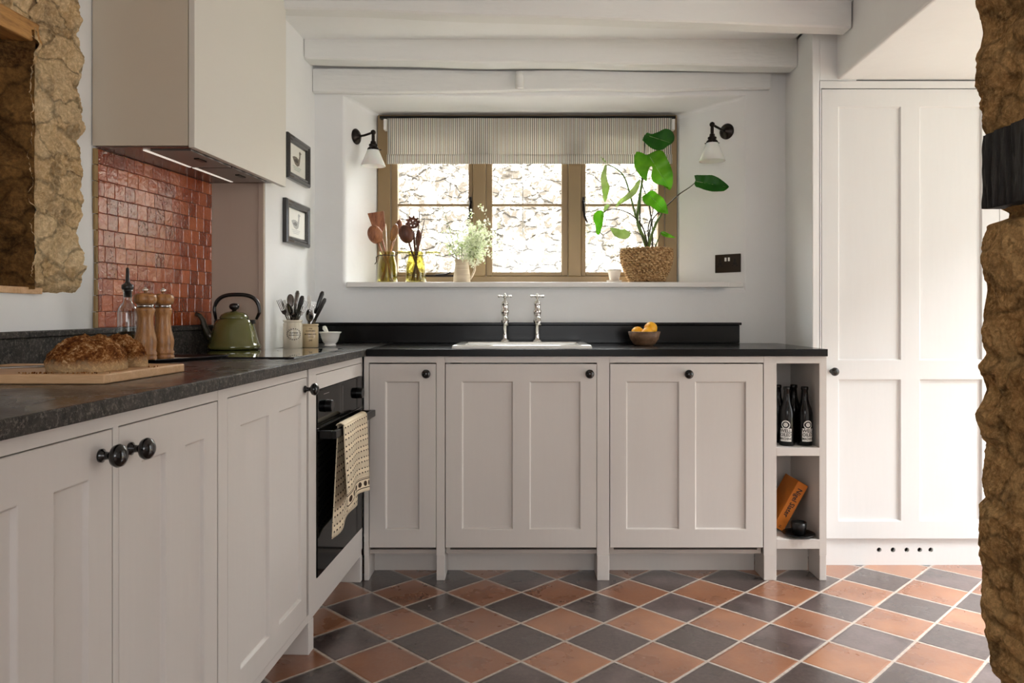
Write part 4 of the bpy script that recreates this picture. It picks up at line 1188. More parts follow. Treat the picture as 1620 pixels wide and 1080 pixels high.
def mill(x, y, label, rz):
    r = thing('wooden_mill', label, 'pepper mill', (x, y, ZTr), 'wooden salt and pepper mills')
    mb = MB(); mb.lathe([(0, 0), (.029, 0), (.031, .003), (.031, .010), (.029, .013), (.031, .016), (.031, .022), (.0285, .026), (.030, .040), (.031, .052), (.029, .066), (.0245, .085), (.022, .105), (.0215, .125), (.0235, .137), (.026, .145), (.0255, .150), (.022, .153), (0, .153)], (x, y, ZTr), 36); mb.build('body', M_mill, r)
    mb = MB(); mb.lathe([(0, .1532), (.0228, .1532), (.0228, .1625), (0, .1625)], (x, y, ZTr), 32); mb.build('steel_band', M_steel, r)
    mb = MB(); mb.lathe([(0, .163), (.022, .163), (.029, .167), (.0315, .177), (.030, .188), (.024, .194), (.0, .196)], (x, y, ZTr), 36); mb.build('top', M_mill, r)
    mb = MB(); mb.lathe([(0, .196), (.004, .196), (.004, .200), (.0075, .202), (.0078, .207), (.004, .209), (.004, .212), (0, .213)], (x, y, ZTr), 16); mb.build('screw', M_chrome, r)
mill(-1.097, 2.192, 'front wooden pepper mill, nearer the bread', 0)
mill(-1.082, 2.268, 'rear wooden pepper mill, to the right of the other', 1)

# kettle
kx, ky = -1.088, 2.842; ZK = .9245
kt = thing('kettle', 'olive green enamel kettle with black handle on the hob', 'kettle', (kx, ky, ZK))
mb = MB(); mb.lathe([(0, .0), (.086, .0), (.0945, .004), (.0955, .012), (.092, .018), (.088, .024), (.080, .060), (.071, .092), (.063, .108), (.054, .114), (.050, .116)], (kx, ky, ZK), 56)
mb.build('body', M_green, kt)
mb = MB(); mb.lathe([(.052, .116), (.0525, .119), (.046, .130), (.032, .139), (.012, .143), (0, .144)], (kx, ky, ZK), 40); ld = mb.build('lid', M_green, kt)
mb = MB(); mb.lathe([(0, .143), (.008, .143), (.008, .147), (.016, .152), (.019, .160), (.016, .168), (.008, .172), (0, .173)], (kx, ky, ZK), 24); part_label(mb.build('knob', M_kblack, ld), 'black lid knob')
mb = MB(); mb.tube([(kx - .070, ky, ZK + .038), (kx - .098, ky - .002, ZK + .052), (kx - .110, ky - .003, ZK + .082), (kx - .117, ky - .004, ZK + .110), (kx - .128, ky - .005, ZK + .126), (kx - .142, ky - .006, ZK + .132)], [.022, .017, .0125, .0095, .0085, .0085], 16); mb.build('spout', M_spout, kt)
mb = MB()
hp_ = []
for i in range(25):
    a_ = PI * (1.02 - 1.06 * i / 24)
    c1, s1 = math.cos(a_), math.sin(a_)
    hp_.append((kx + .010 + .085 * math.copysign(abs(c1) ** .72, c1), ky, ZK + .135 + .070 * (abs(s1) ** .75 if s1 > 0 else -abs(s1))))
hp_[0] = (kx - .068, ky, ZK + .106); hp_[-1] = (kx + .083, ky, ZK + .112)
mb.tube(hp_, [.005] + [.0062] * 3 + [.0075] * 17 + [.0062] * 3 + [.005], 12); mb.build('handle', M_kblack, kt)
for q in ((-.074, -.058, .092, .108), (.056, .078, .095, .110)):
    mb = MB(); mb.box(kx + q[0], kx + q[1], ky - .008, ky + .008, ZK + q[2], ZK + q[3]); mb.build('handle_lug', M_kblack, kt, bevel=.002)

# ------------------------------------------------------------------ crocks and cutlery
def crock(name, label, x, y, r, h, mat, ink, lines, oval):
    o = thing(name, label, 'crock', (x, y, ZW), 'stoneware cutlery crocks')
    mb = MB(); mb.lathe([(0, .0005), (r - .002, .0005), (r, .003), (r, h - .014), (r - .002, h - .011), (r - .002, h - .008), (r + .001, h - .005), (r + .0005, h), (r - .004, h), (r - .005, h - .006), (r - .005, .006), (0, .006)], (x, y, ZW), 40); mb.build('body', mat, o)
    mb = MB(); face = math.atan2(-y, -x)
    face += .12
    def f(s, zz): return (x + (r + .0004) * math.cos(face + s / r), y + (r + .0004) * math.sin(face + s / r), ZW + zz)
    for (txt, sz, zc) in lines: put_text(mb, txt, sz, lambda a_, b_, zc=zc: f(a_, zc + b_), bold=True)
    if oval:
        w_, h_, zc = oval; n = 40
        for k_, (s0, s1_) in enumerate(((1.0, .88), (.84, .81))):
            A = [mb.v(f(w_ * s0 * math.cos(2 * PI * q / n), zc + h_ * s0 * math.sin(2 * PI * q / n))) for q in range(n)]
            B = [mb.v(f(w_ * s1_ * math.cos(2 * PI * q / n), zc + h_ * s1_ * math.sin(2 * PI * q / n))) for q in range(n)]
            for q in range(n):
                if k_ == 0 and q % 2: continue
                w = (q + 1) % n; mb.face([A[q], A[w], B[w], B[q]])
    mb.build('printed_label', ink, o, recalc=False)
    return o
crock('cutlery_crock', 'taller cream stoneware crock with oval black print, holding forks', -.925, 3.03, .0375, .114, M_cream, M_ink, [('DUNDEE', .0085, .063), ('MARMALADE', .0065, .054)], (.030, .0235, .058))
crock('cutlery_crock', 'shorter tan stoneware crock with brown printed lines, holding knives', -.8845, 3.125, .0355, .097, M_tan, M_brownink, [('PURE', .006, .078), ('OXFORD', .0095, .068), ('MARMALADE', .0085, .055), ('ORANGE', .006, .044), ('JAR', .009, .03)], None)

def flat(mb, pts, th, M, mat=0):
    A = [mb.bm.verts.new(M @ Vector((x, -th / 2, z))) for x, z in pts]; B = [mb.bm.verts.new(M @ Vector((x, th / 2, z))) for x, z in pts]
    n = len(A); mb.face(A, mat); mb.face(B[::-1], mat)
    for i in range(n): mb.face([A[i], B[i], B[(i + 1) % n], A[(i + 1) % n]], mat)
def lean(base, tip, twist=0):
    b = Vector(base); d = (Vector(tip) - b); L = d.length; z = d.normalized(); x = Vector((1, 0, 0)); x = (x - z * x.dot(z)).normalized(); y = z.cross(x)
    R = Matrix((x, y, z)).transposed().to_4x4()
    return Matrix.Translation(b) @ R @ Matrix.Rotation(twist, 4, 'Z'), L
def cutlery(kind, label, cx, cy, u, v, Y, twist=0, hm=None):
    tip = at(u, v, Y)
    dx = (tip.x - cx); dy = tip.y - cy
    base = Vector((cx - dx * .45, cy - dy * .45, ZW + .0075))
    M, L = lean(base, tip, twist)
    r = thing(kind, label, {'table_fork': 'fork', 'table_spoon': 'spoon', 'table_knife': 'knife'}[kind], base, 'cutlery in the crocks')
    if kind == 'table_fork':
        mb = MB(); flat(mb, [(-.004, 0), (.004, 0), (.0025, L - .065), (-.0025, L - .065)], .003, M); mb.build('handle', M_cutlery, r, bevel=.001)
        mb = MB(); flat(mb, [(-.0025, L - .065), (.0025, L - .065), (.008, L - .058), (.010, L - .046), (-.010, L - .046), (-.008, L - .058)], .0025, M)
        for q in range(4):
            x = -.0085 + q * .00567; flat(mb, [(x - .0013, L - .047), (x + .0013, L - .047), (x + .0008, L), (x - .0008, L)], .002, M)
        mb.build('head', M_cutlery, r)
    elif kind == 'table_spoon':
        mb = MB(); flat(mb, [(-.004, 0), (.004, 0), (.0025, L - .05), (-.0025, L - .05)], .003, M); mb.build('handle', M_cutlery, r, bevel=.001)
        mb = MB(M); mb.ball((0, 0, L - .027), .027, n=18, m=12, sc=(.55, .14, 1)); mb.build('bowl', M_cutlery, r)
    else:
        mb = MB(); flat(mb, [(-.007, 0), (.007, 0), (.007, L - .095), (-.007, L - .095)], .0018, M); mb.build('blade', M_cutlery, r)
        mb = MB(M); mb.tube([(0, 0, L - .10), (0, 0, L - .07), (0, 0, L - .012), (0, 0, L - .002)], [.006, .0078, .0092, .005], 12, flat=.6); mb.build('handle', hm or M_kblack, r)
c1 = (-.925, 3.03); c2 = (-.8845, 3.125)
cutlery('table_fork', 'steel fork leaning furthest left out of the taller crock', *c1, 441, 474, 2.99, .2)
cutlery('table_fork', 'steel fork second from the left in the taller crock', *c1, 448, 475, 3.03, -.3)
cutlery('table_fork', 'dark-looking fork leaning right out of the taller crock toward the shorter one', *c1, 485, 476, 3.06, .3)
cutlery('table_fork', 'steel fork upright between the spoons in the taller crock', *c1, 465, 480, 2.99, .4)
cutlery('table_fork', 'low steel fork at the front right of the taller crock', *c1, 476, 483, 3.00, -.2)
cutlery('table_fork', 'steel fork beside the black knives of the shorter crock', *c2, 502, 480, 3.16, -.3)
cutlery('table_spoon', 'steel spoon standing left of centre in the taller crock', *c1, 456, 479, 2.99, -.2)
cutlery('table_spoon', 'shiny spoon rising behind the forks of the taller crock', *c1, 459, 465, 3.06, .3)
cutlery('table_knife', 'tall steel-handled knife at the centre of the taller crock', *c1, 471, 459, 3.05, 0, M_cutlery)
cutlery('table_knife', 'black-handled knife leaning right in the taller crock', *c1, 479, 467, 3.01, .2)
cutlery('table_knife', 'white-handled knife at the left of the shorter crock', *c2, 489, 466, 3.14, 0, M_ceramic)
cutlery('table_fork', 'steel fork in the middle of the shorter crock', *c2, 497, 477, 3.13, .2)
cutlery('table_spoon', 'round steel spoon low at the front of the shorter crock', *c2, 489, 489, 3.10, .1)
cutlery('table_spoon', 'steel spoon beside the black knives in the shorter crock', *c2, 495, 483, 3.16, .8)
cutlery('table_knife', 'taller black-handled knife leaning right out of the shorter crock', *c2, 511, 460, 3.14, .2)
cutlery('table_knife', 'shorter black-handled knife at far right of the shorter crock', *c2, 515, 471, 3.12, -.2)

mt = thing('mortar', 'small white ceramic mortar beside the crocks in the corner', 'mortar', (-.832, 3.23, ZW))
mb = MB(); mb.lathe([(0, .0005), (.025, .0005), (.025, .007), (.022, .011), (.031, .019), (.037, .036), (.041, .053), (.047, .059), (.047, .062), (.040, .060), (.034, .040), (.026, .022), (0, .016)], (-.826, 3.23, ZW), 40); mb.build('bowl', M_ceramic, mt)
pe = thing('pestle', 'white ceramic pestle standing in the mortar', 'pestle', (-.83, 3.23, ZW + .02))
mb = MB(); mb.tube([(-.822, 3.225, ZW + .0265), (-.835, 3.23, ZW + .05), (-.852, 3.238, ZW + .078), (-.8545, 3.239, ZW + .086)], [.0085, .007, .010, .006], 14); mb.build('shaft', M_ceramic, pe)

# fruit bowl
fx, fy = .528, 3.30
fb = tag(MB().lathe([(0, .0005), (.036, .0005), (.048, .008), (.062, .030), (.070, .061), (.066, .062), (.058, .034), (.044, .014), (0, .008)], (fx, fy, ZW), 44).build('fruit_bowl', M_bowlw), 'small brown wooden bowl with lemons on the black worktop', 'bowl')
def lemon(x, y, z, r, rot, label):
    M = Matrix.Translation((x, y, z)) @ Matrix.Rotation(rot[0], 4, 'Z') @ Matrix.Rotation(rot[1], 4, 'Y')
    mb = MB(M); mb.lathe([(0, -r * 1.34), (r * .14, -r * 1.28), (r * .22, -r * 1.12), (r * .62, -r * .86), (r * .92, -r * .45), (r, 0), (r * .92, r * .45), (r * .62, r * .86), (r * .24, r * 1.1), (0, r * 1.16)], n=28)
    tag(mb.build('lemon', M_lemon), label, 'lemon', 'lemons in the wooden bowl')
lemon(fx - .030, fy - .012, ZW + .058, .025, (2.6, 1.2), 'left lemon in the wooden bowl, with its tip up')
lemon(fx + .008, fy - .035, ZW + .055, .025, (.4, 1.5), 'middle lemon low at the front of the wooden bowl')
lemon(fx + .030, fy + .012, ZW + .074, .029, (1.2, 1.15), 'largest lemon, on top at the right of the bowl')

# ------------------------------------------------------------------ things on the sill
ZS = 1.2055
def jar(label, x, y):
    r = thing('glass_jar', label, 'jar', (x, y, ZS), 'green clip jars on the sill')
    mb = MB(); mb.lathe([(0, 0), (.046, 0), (.050, .004), (.049, .030), (.045, .085), (.039, .112), (.036, .122), (.036, .138), (.038, .142), (.038, .148), (.033, .148), (.033, .125), (.036, .112), (.042, .085), (.046, .03), (.045, .008), (0, .006)], (x, y, ZS), 36); mb.build('glass_body', M_jarglass, r)
    mb = MB(); R = .0395
    mb.tube([(x + R * math.cos(2 * PI * q / 24), y + R * math.sin(2 * PI * q / 24), ZS + .130) for q in range(24)], .0018, 6, closed=True)
    mb.tube([(x - R, y, ZS + .13), (x - R - .012, y - .006, ZS + .122), (x - R - .010, y - .008, ZS + .10), (x - R - .018, y - .008, ZS + .088)], .002, 6)
    mb.tube([(x + R, y, ZS + .13), (x + R + .012, y - .004, ZS + .138)], .002, 6)
    mb.build('wire_clip', M_bronze, r)
    # open lid hinged to the right
    c = Vector((x + .083, y - .004, ZS + .142))
    mb = MB(); mb.lathe([(0, -.004), (.033, -.004), (.037, -.001), (.038, .004), (.034, .008), (.018, .011), (0, .012)], c, 32); part_label(mb.build('lid', M_jarglass, r), 'open green glass lid')
    mb = MB(); mb.tube([c + Vector((.0395 * math.cos(2 * PI * q / 24), .0395 * math.sin(2 * PI * q / 24), .0)) for q in range(24)], .0018, 6, closed=True); mb.build('lid_wire', M_bronze, r)
j1 = (-.654, 3.625); j2 = (-.516, 3.625)
jar('left green glass clip jar of wooden utensils on the sill', *j1)
jar('right green glass clip jar of dark wooden utensils, beside the flower jug', *j2)
def utensil(name, label, cat, j, u, v, Y, head, mat, twist=0, r=.0042, k=.45):
    tip = at(u, v, Y); dx = tip.x - j[0]; dy = tip.y - j[1]
    f = .030 / max(.001, math.hypot(dx, dy)); f = min(k, f)
    base = Vector((j[0] - dx * f, j[1] - dy * f, ZS + .009)); M, L = lean(base, tip, twist)
    o = thing(name, label, cat, base, 'utensils in the green jars')
    if head == 'stick':
        mb = MB(M); mb.tube([(0, 0, 0), (0, 0, L * .5), (0, 0, L)], [r, r * .9, r * .6], 10); mb.build('shaft', mat, o); return
    hl = {'spatula': .105, 'spoon': .090, 'oval': .088, 'server': .085}[head]
    mb = MB(M); mb.tube([(0, 0, 0), (0, 0, L * .4), (0, 0, L - hl + .006)], [r, r, r * 1.15], 10); mb.build('handle', mat, o)
    if head == 'spatula':
        mb = MB(); flat(mb, [(-.007, L - hl), (.007, L - hl), (.030, L - hl + .030), (.040, L - .002), (-.038, L + .004), (-.030, L - hl + .030)], .006, M); mb.build('blade', mat, o, bevel=.002)
    elif head in ('spoon', 'oval'):
        sx = .78 if head == 'spoon' else .5
        mb = MB(M); n, m_ = 28, 10; z0 = L - hl / 2; R = hl / 2
        rings = []
        for (kk, dep) in ((0, -.014), (.5, -.011), (.85, -.004), (1, .002), (1.0, .006), (.9, .004), (.5, -.005), (0, -.008)):
            rings.append([mb.v((0, dep, z0))] if kk == 0 else [mb.v((R * sx * kk * math.cos(2 * PI * q / n), dep, z0 + R * kk * math.sin(2 * PI * q / n))) for q in range(n)])
        for A, B in zip(rings, rings[1:]):
            for q in range(n):
                w = (q + 1) % n
                if len(A) == 1: mb.face([A[0], B[w], B[q]], 0, True)
                elif len(B) == 1: mb.face([A[q], A[w], B[0]], 0, True)
                else: mb.face([A[q], A[w], B[w], B[q]], 0, True)
        mb.build('bowl', mat, o)
    else:   # spaghetti server with teeth and holes
        mb = MB(M); R = .030; z0 = L - .040; n = 40
        outer = []
        for q in range(n):
            a_ = 2 * PI * q / n; up = math.sin(a_) > -.35
            tooth = 1.22 if (q % 4 in (0, 1) and up) else .92
            outer.append((R * tooth * math.cos(a_), z0 + R * tooth * math.sin(a_)))
        holes = [(0, 0)] + [(.011 * math.cos(q * PI / 3), .011 * math.sin(q * PI / 3)) for q in range(6)]
        # concentric rings with square windows give the drilled holes
        radii = [0, .006, .010, .0155, .020]
        V = {}
        for i_, rr in enumerate(radii):
            for q in range(n):
                for side in (0, 1): V[i_, q, side] = mb.v((rr * math.cos(2 * PI * q / n), (-.003 if side == 0 else .003), z0 + rr * math.sin(2 * PI * q / n))) if rr > 0 or q == 0 else V[i_, 0, side]
        for q in range(n):
            for side in (0, 1): V[5, q, side] = mb.v((outer[q][0], (-.003 if side == 0 else .003) - .006, outer[q][1]))
        for i_ in range(5):
            for q in range(n):
                w = (q + 1) % n
                if i_ == 2 and q % 8 in (0, 1, 2): continue
                for side in (0, 1):
                    fs = [V[i_, q, side], V[i_, w, side], V[i_ + 1, w, side], V[i_ + 1, q, side]]
                    fs2 = []
                    for x_ in fs:
                        if x_ not in fs2: fs2.append(x_)
                    mb.face(fs2)
        for q in range(n): mb.face([V[5, q, 0], V[5, (q + 1) % n, 0], V[5, (q + 1) % n, 1], V[5, q, 1]])
        flat(mb, [(-.006, L - .10), (.006, L - .10), (.016, z0 - .018), (-.016, z0 - .018)], .006, Matrix()) if False else None
        mb.build('toothed_head', mat, o)
utensil('wooden_spatula', 'wide flat wooden spatula rising tallest from the left green jar', 'spatula', j1, 594, 336, 3.64, 'spatula', M_utwood, .1)
utensil('wooden_spoon', 'reddish wooden spoon leaning left out of the left green jar', 'spoon', j1, 588, 357, 3.58, 'spoon', M_utwood, .1)
utensil('wooden_spoon', 'pale wooden spoon turned edge-on, right side of the left jar', 'spoon', j1, 628, 354, 3.62, 'oval', M_mill, .9)
utensil('wooden_spatula', 'narrow wooden spatula at the far right of the left jar', 'spatula', j1, 635, 347, 3.66, 'oval', M_utwood, 1.2)
utensil('metal_whisk', 'thin light utensil handle behind the spoon in the left jar', 'utensil', j1, 610, 354, 3.67, 'stick', M_tan)
utensil('pasta_server', 'dark wooden pasta server with toothed head in the right green jar', 'pasta server', j2, 652, 340, 3.63, 'server', M_utdark, .1, .005)
utensil('wooden_spoon', 'dark wooden spoon leaning left out of the right green jar', 'spoon', j2, 638, 356, 3.60, 'spoon', M_utdark, .1)
utensil('chopstick', 'tallest dark wooden stick in the right green jar', 'chopstick', j2, 664, 334, 3.63, 'stick', M_utdark, 0, .0038)
utensil('chopstick', 'thin dark wooden stick leaning right in the right jar', 'chopstick', j2, 672, 345, 3.62, 'stick', M_utdark, 0, .0032)
utensil('wooden_spoon', 'small dark edge-on spoon between the sticks of the right jar', 'spoon', j2, 664, 362, 3.65, 'oval', M_utdark, 1.3)

# jug and flowers
jx, jy = -.296, 3.635
jg = thing('stoneware_jug', 'small beige stoneware jug of white flowers on the sill', 'jug', (jx, jy, ZS))
mb = MB(); mb.lathe([(0, 0), (.039, 0), (.0415, .004), (.040, .03), (.0345, .07), (.0325, .095), (.036, .112), (.033, .112), (.0295, .095), (.031, .07), (.036, .03), (.035, .008), (0, .006)], (jx, jy, ZS), 36)
t = NT('jug_stoneware'); src = t.coord(); n = t.noise(t.mapping(src, (1, 1, 14)), 14, 4); t.set(color=t.ramp(n, [(.3, col(196, 176, 148)), (.7, col(222, 206, 182))]), rough=.45); t.bump(n, .25, .001); M_jug = t.m
mb.build('body', M_jug, jg)
mb = MB(); mb.tube([(jx + .030, jy, ZS + .088), (jx + .048, jy, ZS + .098), (jx + .062, jy, ZS + .088), (jx + .062, jy, ZS + .062), (jx + .050, jy, ZS + .035), (jx + .039, jy, ZS + .018)], [.006, .0055, .0055, .0055, .006, .006], 12); mb.build('handle', M_jug, jg)
rf = random.Random(5)
fl_specs = [(700, 325, 3.60, 0, 'thin bare stem with few buds at the upper left of the jug'), (720, 345, 3.66, 0, 'upright thin stem in the middle of the jug'), (695, 355, 3.66, 0, 'wispy sprig leaning left from the jug'),
            (765, 350, 3.62, 1, 'white flower spray reaching highest at the right of the jug'), (778, 372, 3.60, 1, 'white flower spray leaning furthest right over the mullion'),
            (755, 378, 3.58, 1, 'white flower spray in the thick of the bunch at right'), (745, 362, 3.67, 1, 'white flower spray behind the middle of the bunch'), (758, 398, 3.57, 1, 'low white flower spray hanging over the jug rim at right'),
            (730, 385, 3.6, 2, 'short green leafy sprig at the jug mouth'), (704, 372, 3.6, 2, 'low wispy green sprig at the left of the jug')]
for (u, v, Y, kind, lb) in fl_specs:
    tip = at(u, v, Y); base = Vector((jx + (jx - tip.x) * .12, jy, ZS + .010)); mouth = Vector((jx + max(-.022, min(.022, (tip.x - jx) * .3)), jy + (tip.y - jy) * .2, ZS + .112))
    o = thing('flower_stem', lb, 'flower', base, 'cut flowers in the jug')
    mb = MB(); mid = mouth.lerp(tip, .55) + Vector((0, 0, .01)); mb.tube([base, mouth, mid, tip], [.0013, .0013, .0011, .0008], 6)
    fw = MB(); lv = MB(); nb = 12 if kind == 0 else 46
    if kind == 2: nb = 34
    for i in range(nb):
        s = rf.uniform(.35, 1.0) if kind == 0 else rf.uniform(.2, 1.0); p = mouth.lerp(tip, s)
        sp = .035 if kind else .022
        q = p + Vector((rf.gauss(0, sp), rf.gauss(0, sp * .7), rf.gauss(0, sp * .85) + .012))
        mb.tube([p, q], [.0006, .0004], 4)
        if kind == 2 or (kind == 1 and i % 3 == 0):
            for _ in range(5):
                c = q + Vector([rf.gauss(0, .009) for _ in range(3)]); a_ = Vector([rf.uniform(-1, 1) for _ in range(3)]).normalized() * .007; b_ = a_.cross(Vector((rf.random(), rf.random(), 1))).normalized() * .0022
                lv.face([lv.v(c - a_), lv.v(c + b_), lv.v(c + a_), lv.v(c - b_)])
        if kind == 2: continue
        for _ in range(2 if kind == 0 else 7):
            c = q + Vector([rf.gauss(0, .008) for _ in range(3)]); 
            ax = Vector([rf.uniform(-1, 1) for _ in range(3)]).normalized(); e1 = ax.orthogonal().normalized(); e2 = ax.cross(e1); r_ = rf.uniform(.0036, .0060) * (1 if kind else .55)
            for k_ in range(5):
                a0 = k_ * 2 * PI / 5; d = e1 * math.cos(a0) + e2 * math.sin(a0); w = ax.cross(d)
                fw.face([fw.v(c), fw.v(c + d * r_ * .7 + w * r_ * .35), fw.v(c + d * r_ * 1.2 + ax * r_ * .2), fw.v(c + d * r_ * .7 - w * r_ * .35)])
    mb.build('stem', M_stem, o)
    if kind != 2: fw.build('petals', M_flower, o, recalc=False)
    else: fw.bm.free()
    if kind: lv.build('leaves', M_leafp, o, recalc=False)
    else: lv.bm.free()

# small pot
px_, py_ = .438, 3.64
sp = thing('small_flower_pot', 'tiny pale pot on a saucer beside the woven basket', 'pot', (px_, py_, ZS))
mb = MB(); mb.lathe([(0, .008), (.022, .008), (.031, .052), (.034, .053), (.034, .064), (.030, .064), (.028, .05), (.020, .012), (0, .012)], (px_, py_, ZS), 32); mb.build('pot', M_terra, sp)
mb = MB(); mb.lathe([(0, 0), (.030, 0), (.036, .008), (.038, .012), (.035, .012), (.029, .006), (0, .006)], (px_, py_, ZS), 32); mb.build('saucer', M_terra, sp)

# basket: woven coils
bx0, by0 = .596, 3.655
bk = thing('woven_basket', 'round woven seagrass basket holding the tall green plant on the sill', 'basket', (bx0, by0, ZS))
mb = MB(); nr = 15; tints = []
def brad(k): return .078 + .042 * math.sin(min(1, k * 1.18) * PI / 2) - .004 * max(0, k - .8) * 5
for i in range(nr):
    k_ = (i + .5) / nr; zc = ZS + .006 + k_ * .158; R = brad(k_); n = 132
    pts = []
    rad = []
    for q in range(n):
        a_ = 2 * PI * q / n; ph = q * PI / 2 + (i % 2) * PI
        rr = R + .0032 * math.sin(ph); pts.append((bx0 + rr * math.cos(a_), by0 + rr * math.sin(a_), zc + .0018 * math.cos(ph * 1.0)))
        rad.append(.0064 + .0016 * math.sin(ph + .6))
    mb.tube(pts, rad, 8, closed=True)
mb.lathe([(0, .0005), (.074, .0005), (.082, .02), (.112, .08), (.115, .16), (.110, .16), (.106, .08), (.07, .012), (0, .01)], (bx0, by0, ZS), 40)
bb = mb.build('basket_weave', M_weave, bk)
at_ = bb.data.attributes.new('tint', 'FLOAT', 'FACE'); rb = random.Random(2)
for i in range(len(bb.data.polygons)): at_.data[i].value = rb.random()
# plant
pl = thing('potted_plant', 'tall green cheese plant with split leaves growing from the basket', 'plant', (bx0, by0, ZS + .13))
mb = MB(); mb.lathe([(0, .128), (.100, .128), (.102, .138), (0, .142)], (bx0, by0, ZS), 32); mb.build('soil', M_soil, pl)
def cp(x, y, Y): return at(930 + x / 5.143, 190 + y / 5.143, Y)
def leaf(pts, ridge, Y, mat, cup=.25, tiltx=0, tilty=0, nsub=3):
    """outline in the crop frame -> leaf blade folded along its midrib, real depth"""
    P = [Vector(p) for p in pts]; r0, r1 = Vector(ridge[0]), Vector(ridge[1]); d = (r1 - r0).normalized(); nn = Vector((-d.y, d.x)); mid = (r0 + r1) / 2; L = (r1 - r0).length
    def dep(p):
        q = p - r0; s = abs(q.dot(nn)); l = q.dot(d)
        px2m = 3.62 / F / 5.143
        return Y - cup * s * px2m + (l / L - .5) ** 2 * .05 + (p.x - mid.x) * px2m * tiltx - (p.y - mid.y) * px2m * tilty + .004 * math.sin(l * .06) 
    # densify outline
    D = []
    for a_, b_ in zip(P, P[1:] + P[:1]):
        k_ = max(1, int((b_ - a_).length / 18))
        for i in range(k_): D.append(a_.lerp(b_, i / k_))
    # round corners slightly
    for _ in range(1): D = [D[i] * .6 + (D[i - 1] + D[(i + 1) % len(D)]) * .2 for i in range(len(D))]
    gc = sum(D, Vector((0, 0))) / len(D); D = [gc + (p - gc) * 1.03 for p in D]
    mb = MB(); vs = [mb.v(cp(p.x, p.y, dep(p))) for p in D]
    f = mb.face(vs)
    bmesh.ops.triangulate(mb.bm, faces=mb.bm.faces[:], ngon_method='EAR_CLIP')
    for _ in range(nsub):
        bmesh.ops.subdivide_edges(mb.bm, edges=[e for e in mb.bm.edges if e.calc_length() > .012], cuts=1, use_grid_fill=False)
        bmesh.ops.triangulate(mb.bm, faces=[f for f in mb.bm.faces if len(f.verts) > 3])
    # apply the fold to interior points too
    for v_ in mb.bm.verts:
        Yc = v_.co.y; u = CX + v_.co.x / Yc * F; vv = VY - (v_.co.z - H) / Yc * F
        p = Vector(((u - 930) * 5.143, (vv - 190) * 5.143)); v_.co = cp(p.x, p.y, dep(p))
    for f in mb.bm.faces: f.smooth = True
    mb.bm.normal_update()
    lf_ = mb.build('leaf', mat, pl, solid=.0012)
    rb_ = MB(); k_ = 10
    rb_.tube([cp(*(r0.lerp(r1, i / k_ * .93)), dep(r0.lerp(r1, i / k_ * .93)) - .0012) for i in range(k_ + 1)], [.0016 * (1 - .08 * i) for i in range(k_ + 1)], 5)
    rb_.build('midrib', M_leafp, lf_)
leaf([(440, 165), (468, 120), (487, 93), (508, 112), (530, 128), (580, 95), (625, 68), (660, 75), (690, 100), (703, 135), (700, 170), (680, 190), (645, 208), (615, 238), (570, 245), (520, 228), (490, 205), (470, 180)], [(500, 130), (690, 190)], 3.60, M_leafd, .3, .1, .3)
leaf([(400, 255), (460, 275), (500, 302), (518, 272), (560, 248), (610, 250), (640, 310), (665, 360), (688, 430), (687, 520), (664, 572), (645, 535), (600, 525), (550, 515), (522, 490), (514, 440), (529, 385), (519, 370), (502, 383), (488, 430), (482, 502), (440, 465), (405, 420), (381, 370), (382, 300)], [(506, 300), (655, 545)], 3.58, M_leafm, .25, -.1, .2)
leaf([(863, 447), (930, 450), (1010, 447), (1060, 468), (1110, 505), (1150, 542), (1105, 577), (1010, 579), (940, 562), (905, 545), (882, 546), (866, 512), (886, 490)], [(880, 498), (1140, 545)], 3.50, M_leafd, .45, .2, .2)
leaf([(440, 620), (485, 603), (498, 578), (530, 568), (565, 600), (610, 630), (636, 680), (650, 740), (655, 765), (620, 755), (570, 750), (533, 712), (510, 690), (480, 695), (445, 655)], [(505, 615), (640, 750)], 3.57, M_leafm, .3, 0, .3)
leaf([(42, 790), (55, 755), (80, 735), (105, 730), (130, 745), (128, 790), (118, 850), (105, 900), (92, 935), (60, 918), (75, 870), (50, 830)], [(118, 745), (85, 925)], 3.60, M_leafm, .8, 0, 0)
leaf([(110, 440), (128, 395), (145, 360), (157, 365), (151, 420), (157, 490), (180, 545), (165, 600), (140, 675), (122, 620), (116, 550), (103, 480)], [(150, 365), (140, 665)], 3.62, M_leafp, .9, 0, 0)
leaf([(175, 873), (240, 880), (280, 897), (300, 873), (312, 900), (350, 910), (346, 945), (310, 966), (260, 966), (215, 940)], [(335, 905), (185, 880)], 3.58, M_leafp, .35, .2, .5)
leaf([(427, 475), (418, 545), (385, 605), (340, 640), (280, 672), (220, 712), (255, 650), (320, 600), (360, 560), (395, 505)], [(425, 480), (228, 705)], 3.63, M_leafp, 1.2, 0, 0)
leaf([(590, 905), (620, 903), (670, 930), (717, 957), (660, 957), (612, 945), (592, 926)], [(595, 910), (712, 955)], 3.57, M_leafm, .6, 0, 0)
leaf([(130, 690), (160, 680), (185, 688), (165, 712), (145, 740), (128, 770), (128, 725)], [(180, 688), (132, 765)], 3.61, M_leafp, .7, 0, 0)
leaf([(105, 303), (130, 305), (140, 330), (158, 360), (140, 345), (118, 325)], [(108, 305), (155, 358)], 3.62, M_leafp, .5, 0, 0)
